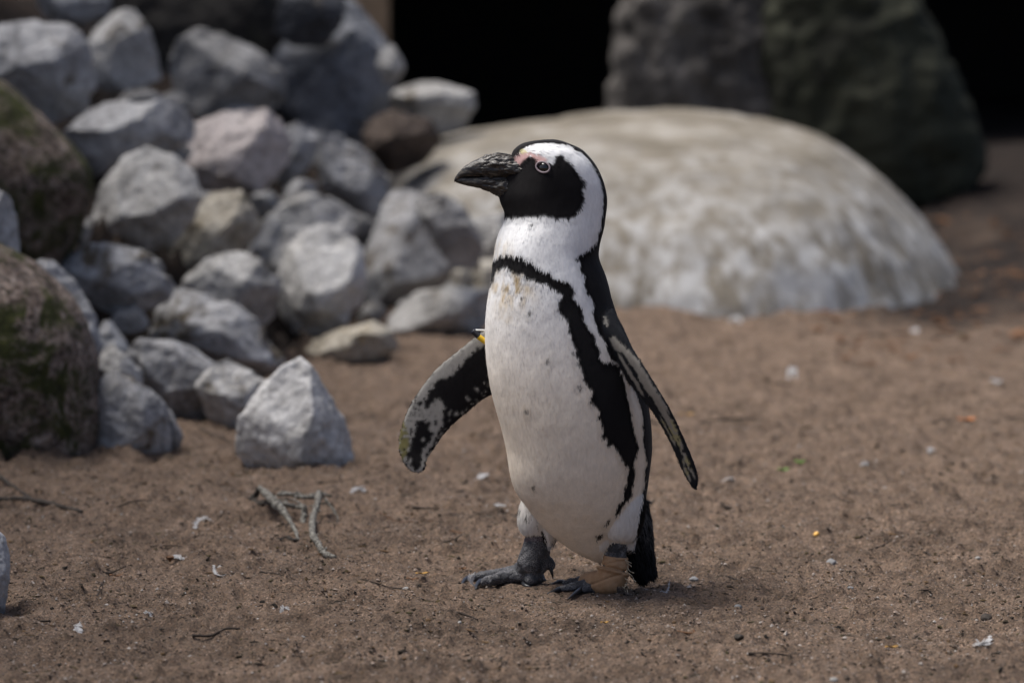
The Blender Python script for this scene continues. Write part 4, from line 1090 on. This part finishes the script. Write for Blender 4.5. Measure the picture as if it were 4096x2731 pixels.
twigpart('twig', [(700, 390, 620), (860, 390, 640), (980, 420, 680), (1060, 500, 720)], [12, 12, 13, 12], M['lichen_bark'])
twigpart('twig', [(560, 1080, 1095), (700, 1045, 1085), (810, 1010, 1080), (900, 1055, 1090), (1010, 1070, 1095)], [14, 18, 20, 22, 14], M['old_bark'])
twigpart('twig', [(1150, 505, 740), (1300, 495, 760), (1450, 450, 760)], [10, 10, 9], M['lichen_bark'])

for (p0, p1, r0) in [((600, 430, 740), (640, 330, 740), 16), ((1300, 540, 800), (1380, 600, 800), 15), ((1245, 700, 900), (1190, 640, 890), 13), ((1245, 1000, 1090), (1340, 960, 1080), 13), ((960, 330, 600), (1000, 250, 600), 12), ((1400, 1260, 1300), (1470, 1180, 1280), 18), ((830, 690, 900), (900, 700, 900), 16), ((1100, 640, 760), (1160, 690, 780), 14)]:
    mid = tuple((a + b_) / 2 + 12 for a, b_ in zip(p0, p1))
    twigpart('spur', [p0, mid, p1], [r0 * 1.4, r0, r0 * 0.5], M['lichen_bark'], 8)

# ------------------------------------------------------------------ twigs, feathers, leaves, pebbles: each a thing
def stick(pts, r, label, group='dark twigs on the sand', mat=None, name='twig'):
    P = [on_ground(x, y, r * PXM * 0.9 + 0.001) for x, y in pts]
    P = spline(np.array(P), 14)
    P = P + np.stack([vnoise(P * 9, 0.08, 1), vnoise(P * 9, 0.08, 2), 0.3 * vnoise(P * 9, 0.08, 3)], -1) * 0.0016
    rad = np.linspace(1, 0.55, 14) * r * PXM
    V, Fc = tube(P, rad, 8, 34, knots=0.35)
    return tag(link(name, make_mesh(name, V, Fc), mat or M['twig'], None, P[7]), label, 'twig', group)
stick([(1780, 2470), (1850, 2474), (1915, 2488)], 7, 'short thick black twig on the bare sand before the feet of the penguin')
stick([(1655, 2058), (1700, 2062), (1750, 2066)], 6, 'short black twig between the lichen branch and the penguin')
stick([(1725, 2182), (1800, 2184), (1865, 2176)], 4, 'thin dark twig left of the grey foot')
stick([(1515, 2055), (1600, 2090), (1720, 2110), (1800, 2130), (1850, 2150)], 2.2, 'long hair thin dry stem running toward the grey foot', mat=M['brown_leaf'])
stick([(1560, 2075), (1680, 2085), (1780, 2115), (1850, 2152)], 2.0, 'second hair thin dry stem crossing the first beside the grey foot', mat=M['brown_leaf'])
stick([(2884, 2032), (2925, 2038), (2962, 2046)], 7, 'stubby black twig on the sand right of the tail of the penguin')
stick([(90, 2490), (180, 2480), (270, 2455)], 5, 'curved dark twig near the smooth grey rock at the left edge')
stick([(340, 2274), (430, 2276), (500, 2270)], 5, 'dark twig below the small upright feather')
stick([(0, 2010), (120, 2015), (260, 2040), (330, 2055)], 12, 'long grey dead stick at the foot of the big mossy boulder', mat=M['old_bark'])
stick([(0, 1925), (60, 1970), (150, 2020)], 9, 'bent grey stick reaching over the long dead stick', mat=M['old_bark'])
stick([(470, 2040), (540, 2036), (612, 2030)], 4, 'fine dark twig between the long dead stick and the lichen branch')
stick([(720, 1915), (830, 1940), (1020, 1945)], 4, 'thin dark twig below the white pyramid rock')
stick([(780, 1710), (840, 1745), (950, 1775)], 6, 'pale grey twig between the broken edged rock and the white pyramid rock', mat=M['old_bark'])
stick([(2550, 1690), (2680, 1695), (2880, 1700), (3020, 1702)], 9, 'long dark blurred twig behind the near flipper')
stick([(3480, 2400), (3510, 2415), (3538, 2428)], 5, 'short straight dark twig on the right hand sand')
stick([(2780, 2550), (2760, 2555), (2700, 2545)], 5, 'dark curved twig on the sand in front of the tail', mat=M['brown_leaf'])
stick([(3560, 1700), (3800, 1690), (3960, 1690), (4090, 1684)], 6, 'long thin stem beside the orange leaf')
stick([(2995, 2625), (3070, 2630), (3150, 2618)], 4, 'thin dark twig on the lower right sand')
stick([(770, 2565), (840, 2560), (900, 2552), (960, 2550)], 6, 'knobbly dark twig at the bottom left of the sand')
stick([(1040, 2300), (1120, 2318), (1200, 2328)], 3, 'fine dark stem below the lichen branch')
stick([(2915, 2325), (2950, 2345), (2970, 2360)], 4, 'little dark twig beyond the shadow of the penguin')

stick([(1270, 1935), (1400, 1925), (1500, 1915), (1560, 1925)], 3, 'long fine dark stem lying behind the lichen branch')
stick([(600, 2180), (700, 2186), (780, 2196)], 3.5, 'fine dark stem left of the lower end of the lichen branch')
stick([(150, 2330), (230, 2350), (330, 2335)], 3, 'thin wavy dark stem above the curved dark twig')
stick([(380, 2400), (400, 2370), (415, 2330)], 3.5, 'thin dark stem standing up from a dark leaf scrap')
stick([(1480, 2360), (1560, 2368), (1640, 2380)], 3, 'fine dark stem before the narrow yellow leaf')
stick([(3010, 2180), (3080, 2176), (3150, 2182)], 4, 'dark twig just below the maize kernel')
stick([(3480, 2190), (3540, 2172), (3580, 2160)], 4, 'slanting dark twig right of the maize kernel')
stick([(3700, 2210), (3740, 2230), (3760, 2245)], 4, 'small dark twig near the right hand edge above the cream pebble')
stick([(3080, 1560), (3180, 1545), (3330, 1560)], 6, 'dark dry stem on the sand among brown debris right of the near flipper')
stick([(3420, 1350), (3600, 1345), (3760, 1360)], 8, 'blurred dark dry stem on the sand below the right end of the dome')
def feather(pts, wid, label, up=0.35, mat=None, group='white down feathers on the sand', Yg=None):
    """curved vane with a quill and split, ragged barbs; pts are picture points along the quill, tip last"""
    if Yg is None:
        g = [ground_hit(x, y) for x, y in pts]
    else:
        g = [at(x, y, Yg) for x, y in pts]
    Q = spline(np.array(g), 16)
    h = np.sin(np.linspace(0, math.pi, 16)) * up * wid * PXM + 0.0012
    if Yg is None:
        Q[:, 2] = terrain(Q[:, 0], Q[:, 1]) + h
    T = np.gradient(Q, axis=0); T /= np.linalg.norm(T, axis=1)[:, None]
    side = np.cross(T, (0, 0.35, 1)); side /= np.linalg.norm(side, axis=1)[:, None]
    wid = wid * 1.25
    rg = random.Random(int(pts[0][0] * 7 + pts[0][1]))
    V, Fc = [], []
    for i in range(2, 16):
        wv = wid * PXM * math.sin(math.pi * min(1, (i - 1) / 13.5)) ** 0.6
        for s in (-1, 1):
            for k in range(2):
                a = Q[i - 1] + (Q[i] - Q[i - 1]) * (k * 0.5)
                b_ = Q[i - 1] + (Q[i] - Q[i - 1]) * (k * 0.5 + 0.55)
                ln = wv * rg.uniform(0.65, 1.05)
                e = a + side[i] * s * ln + T[i] * ln * rg.uniform(0.5, 0.9) + np.array([0, 0, rg.uniform(0.0, 0.35) * ln])
                e2 = e + T[i] * wv * 0.35
                n0 = len(V); V += [a, e, e2, b_]; Fc.append((n0, n0 + 1, n0 + 2, n0 + 3))
    qv, qf = tube(Q[::3], np.linspace(1.6, 0.6, len(Q[::3])) * PXM, 5, 12)
    o_ = len(V)
    V = np.concatenate([np.array(V), qv]); Fc = Fc + [tuple(i + o_ for i in f) for f in qf]
    return tag(link('feather', make_mesh('feather', V, Fc, smooth=False), mat or M['feather'], None, Q[0]), label, 'feather', group)
feather([(855, 2085), (820, 2072), (790, 2085), (776, 2108)], 20, 'arched white feather left of the lichen branch')
feather([(695, 2235), (720, 2245), (750, 2250)], 30, 'fluffy white feather stuck against a brown crumb')
feather([(1400, 1985), (1435, 1966), (1470, 1976)], 20, 'soft white feather right of the lichen branch')
feather([(320, 2505), (312, 2525), (325, 2545)], 16, 'small upright white feather near the curved dark twig')
feather([(855, 2280), (862, 2310), (905, 2318)], 9, 'thin curved pale feather below the arched one')
feather([(560, 2460), (590, 2462), (615, 2468)], 12, 'flat pale feather on the lower left sand')
feather([(1095, 2462), (1130, 2458), (1165, 2464)], 14, 'pale flattened feather with long stem on the bare sand')
feather([(1895, 1935), (1930, 1925), (1955, 1895)], 20, 'upturned white feather behind the legs near the far flipper')
feather([(1975, 2045), (2000, 2050), (2030, 2048)], 18, 'small white feather left of the far thigh')
feather([(3890, 2600), (3930, 2615), (3970, 2590)], 20, 'curved white feather at the far right of the sand')
feather([(2880, 1920), (2920, 1916), (2950, 1918)], 16, 'flat grey feather below the near flipper tip')
feather([(3740, 1815), (3725, 1810), (3715, 1822)], 14, 'little white feather in the right hand middle sand')
feather([(3960, 1545), (3985, 1535), (4010, 1525)], 20, 'blurred white feather far right beneath the dark soil')
feather([(3145, 1520), (3170, 1500), (3185, 1515)], 20, 'blurred white feather right of the near flipper')
feather([(2915, 1305), (2945, 1290), (2965, 1310)], 26, 'blurred white feather at the foot of the pale dome')
feather([(3640, 1340), (3660, 1325), (3670, 1345)], 22, 'blurred white feather on the sand below the right end of the dome')
feather([(3440, 1868), (3455, 1860), (3470, 1866)], 14, 'tiny white feather between the green leaves and the orange leaf')
feather([(2640, 2385), (2665, 2375), (2680, 2345)], 7, 'thin pale quill lying in the shadow of the penguin')
feather([(1908, 2350), (1890, 2335), (1884, 2310), (1902, 2286)], 15, 'curled white feather caught on the toes of the grey foot', Yg=ground_hit(1900, 2352)[1] - 0.012, group='feather on the foot')
def leaf(px, py, ln, wd, ang, mat, label, cat='leaf', group='fallen leaves', cup=0.3):
    p = on_ground(px, py)
    V, Fc = [], []
    n = 9
    for i in range(n):
        t = i / (n - 1); wv = wd * PXM * math.sin(math.pi * (0.04 + 0.92 * t)) ** 0.8
        x = (t - 0.5) * ln * PXM
        z = 0.003 + cup * wd * PXM * (4 * (t - 0.5) ** 2)
        for s in (-1, 0, 1):
            V.append((x, s * wv, z + (cup * wv if s else 0) + 0.0008 * math.sin(9 * t + s)))
    for i in range(n - 1):
        for s in range(2):
            a = i * 3 + s; Fc.append((a, a + 1, a + 4, a + 3))
    V = np.array(V); ca, sa = math.cos(ang), math.sin(ang)
    V[:, :2] = V[:, :2] @ np.array([[ca, sa], [-sa, ca]])
    o = link('leaf', make_mesh('leaf', V + p, Fc), mat, None, p)
    md = o.modifiers.new('thickness', 'SOLIDIFY'); md.thickness = 0.0005
    return tag(o, label, cat, group)
leaf(3870, 1690, 110, 28, 0.2, M['orange_leaf'], 'orange dry leaf on the sand far right')
leaf(3135, 1882, 60, 16, 0.1, M['green_leaf'], 'fresh green leaf lying left of the other green one', cup=0.6)
leaf(3200, 1890, 56, 20, -0.3, M['green_leaf'], 'fresh green leaf with darker tone beside its twin', cup=0.6)
leaf(2750, 1685, 90, 16, 0.1, M['yellow_leaf'], 'yellow leaf on the long dark twig behind the near flipper')
leaf(1690, 2330, 60, 9, 0.3, M['yellow_leaf'], 'narrow yellow leaf before the toes of the grey foot')
leaf(1650, 2332, 50, 12, -0.2, M['brown_leaf'], 'curled brown leaf touching the narrow yellow leaf')
leaf(1852, 2280, 34, 10, 0.4, M['brown_leaf'], 'small brown leaf behind the far toe')
leaf(468, 2288, 70, 11, 0.1, M['brown_leaf'], 'long rust brown leaf scrap on the left sand')
leaf(680, 2250, 34, 20, 1.1, M['brown_leaf'], 'brown leaf crumb beside the fluffy feather', cup=0.9)
leaf(3570, 2605, 60, 9, 0.3, M['yellow_leaf'], 'ochre leaf scrap on the lower right sand')
leaf(2420, 2520, 36, 7, 0.2, M['yellow_leaf'], 'tiny ochre leaf in front of the bandaged foot')
leaf(360, 2180, 30, 12, 0.2, M['brown_leaf'], 'dark leaf fragment at the left below the boulder')
def pebble(px, py, r, mat, label, name='pebble', cat='pebble', sq=0.7, group='pebbles on the sand'):
    p = on_ground(px, py)
    V, Fc = sphere(p + np.array([0, 0, r * PXM * sq * 0.6]), r * PXM, 14, 10)
    V = V + (V - p) * fbm(V + px, r * PXM * 1.2, 2, 3)[:, None] * 0.28
    V[:, 2] = p[2] + (V[:, 2] - p[2]) * sq
    return tag(link(name, make_mesh(name, V, Fc), mat, None, p), label, cat, group)
pebble(3265, 2146, 14, M['kernel'], 'yellow maize kernel on the right hand sand', 'maize_kernel', 'kernel', group='seeds')
pebble(3325, 2272, 21, M['pebble'], 'translucent grey pebble right of the penguin', sq=0.8)
pebble(3402, 2376, 13, M['pebble'], 'small pale grey pebble among litter on the right')
pebble(2952, 2442, 14, M['pebble'], 'small bluish grey pebble in front of the tail')
pebble(3912, 2258, 12, M['white_pebble'], 'cream pebble far right on the sand')
pebble(3615, 2425, 18, M['white_pebble'], 'pale yellowish pebble near the short straight twig', sq=0.6)
pebble(1625, 2377, 15, M['white_pebble'], 'white crumb of shell left of the far toes', sq=0.5)
pebble(1838, 2505, 8, M['white_pebble'], 'tiny white pebble below the short thick black twig')
pebble(3335, 2712, 14, M['white_pebble'], 'white pebble at the very bottom of the sand')
pebble(1505, 2318, 17, M['old_bark'], 'dark olive crumb of droppings left of the foot', 'earth_clod', 'clod', group='earth clods')
pebble(2955, 2572, 18, M['old_bark'], 'dark round earth clod on the right sand', 'earth_clod', 'clod', group='earth clods')
pebble(3950, 2470, 26, M['old_bark'], 'dark earth clod near the right hand edge', 'earth_clod', 'clod', group='earth clods')
pebble(2775, 2315, 16, M['pebble'], 'dark grey pebble just beyond the tail tip')

for (cx_, cy_, rr_, lb) in [(3270, 1545, 50, 'flat brown clump of debris on the sand right of the near flipper'), (2945, 1632, 34, 'small olive clump of debris behind the near flipper'), (3560, 1338, 60, 'blurred brown clump of debris below the right end of the dome'),
        (3850, 1330, 50, 'dark clump of leaf debris at the far right before the dark soil'), (3300, 1425, 36, 'dim brown clump of debris in front of the pale dome'), (380, 2170, 26, 'olive clump of damp litter below the big mossy boulder'), (820, 1870, 30, 'brown clump of litter between the white pyramid rock and the mossy boulder')]:
    pebble(cx_, cy_, rr_, M['olive'], lb, 'debris_clump', 'debris', sq=0.22, group='clumps of debris')

# ------------------------------------------------------------------ litter and crumbs nobody could count
rng = np.random.default_rng(11)
def scatter(n, far=1.6, pw=1.0):
    """points on the sand in the part of the enclosure the picture shows"""
    y = -0.6 + (far + 0.6) * rng.random(n) ** pw
    half = 2300 / F * (y + 4)
    x = rng.uniform(-1, 1, n) * half
    s = bank(x, y)[1]
    keep = s < 0.05
    return x[keep], y[keep]
def many(name, x, y, base, faces, sx, sy, sz, mat, label, cat, sink=0.3, jitter=0.3):
    n = len(x); z = terrain(x, y); k = len(base)
    a = rng.uniform(0, 2 * math.pi, n); ca, sa = np.cos(a), np.sin(a)
    B = np.repeat(base[None], n, 0) * (1 + rng.normal(0, jitter, (n, k, 1)).clip(-0.6, 0.8))
    B = B * np.stack([sx, sy, sz], -1)[:, None, :]
    tl = rng.normal(0, 0.25, n)[:, None]
    bx = B[:, :, 0] * ca[:, None] - B[:, :, 1] * sa[:, None]
    by = B[:, :, 0] * sa[:, None] + B[:, :, 1] * ca[:, None]
    bz = B[:, :, 2] + bx * tl * 0.4
    V = np.stack([bx + x[:, None], by + y[:, None], bz + (z + sz * (1 - 2 * sink) * 0.5)[:, None]], -1).reshape(-1, 3)
    Fc = (faces[None] + (np.arange(n) * k)[:, None, None]).reshape(-1, faces.shape[1])
    o = link(name, make_mesh(name, V, Fc, smooth=False), mat)
    return tag(o, label, cat, kind='stuff')
octa = np.array([(1, 0, 0), (-1, 0, 0), (0, 1, 0), (0, -1, 0), (0, 0, 1), (0, 0, -1)], float)
octf = np.array([(0, 2, 4), (2, 1, 4), (1, 3, 4), (3, 0, 4), (2, 0, 5), (1, 2, 5), (3, 1, 5), (0, 3, 5)])
ico = bmesh.new(); bmesh.ops.create_icosphere(ico, subdivisions=1, radius=1.0)
icv = np.array([v.co[:] for v in ico.verts]); icf = np.array([[v.index for v in f.verts] for f in ico.faces]); ico.free()
x, y = scatter(70000, 1.5, 1.1); n = len(x)
s = 0.00062 * np.exp(rng.normal(0, 0.45, n)).clip(0.4, 3.2)
cl = fbm(np.stack([x, y, 0 * x], -1), 0.06, 3, 18) > rng.uniform(-0.9, 0.6, n)
x, y, s = x[cl], y[cl], s[cl]
many('sand_crumbs', x, y, octa, octf, s * 1.5, s * 1.5, s * 1.3, M['crumb'], 'loose crumbs of damp sand strewn over the ground', 'sand')
x, y = scatter(26000, 2.4, 1.0); n = len(x)
cl = fbm(np.stack([x, y, 0 * x], -1), 0.09, 3, 8) > -0.25
x, y = x[cl], y[cl]; n = len(x)
s = 0.00095 * np.exp(rng.normal(0, 0.5, n)).clip(0.4, 3.0)
many('plant_litter', x, y, octa, octf, s * rng.uniform(1, 4.0, n), s * 0.85, s * 0.55, M['litter'], 'dark specks of plant litter scattered over the sand', 'litter')
x, y = scatter(4200, 2.4, 1.0); n = len(x)
s = 0.0042 * np.exp(rng.normal(0, 0.55, n)).clip(0.3, 3.5)
many('twig_litter', x, y, octa, octf, s, np.full(n, 0.0006), np.full(n, 0.0006), M['litter'], 'tiny dark bits of twig and stem scattered over the sand', 'litter', sink=0.1, jitter=0.1)
x, y = scatter(9000, 1.8, 1.0)
cl = fbm(np.stack([x, y, 0 * x], -1), 0.05, 3, 28) > rng.uniform(0.0, 0.7, len(x))
x, y = x[cl], y[cl]; n = len(x)
s = 0.0010 * np.exp(rng.normal(0, 0.45, n)).clip(0.4, 2.2)
many('earth_crumbs', x, y, icv, icf, s * 1.3, s * 1.3, s, M['litter'], 'clusters of olive brown earth crumbs on the sand', 'earth')
x, y = scatter(90, 2.4, 1.0); n = len(x)
s = 0.0016 * np.exp(rng.normal(0, 0.4, n))
many('shell_grit', x, y, octa, octf, s, s * 0.8, s * 0.5, M['white_pebble'], 'white specks of shell grit in the sand', 'grit', sink=0.1)
# leaf litter on the dark soil at the right, behind
x = rng.uniform(0.55, 1.35, 900); y = rng.uniform(2.2, 4.6, 900)
s = 0.012 * np.exp(rng.normal(0, 0.4, 900))
many('leaf_litter', x, y, octa, octf, s, s * 0.5, s * 0.12, M['brown_leaf'], 'brown leaf litter on the dark soil beside the pale dome', 'litter', sink=0.1)
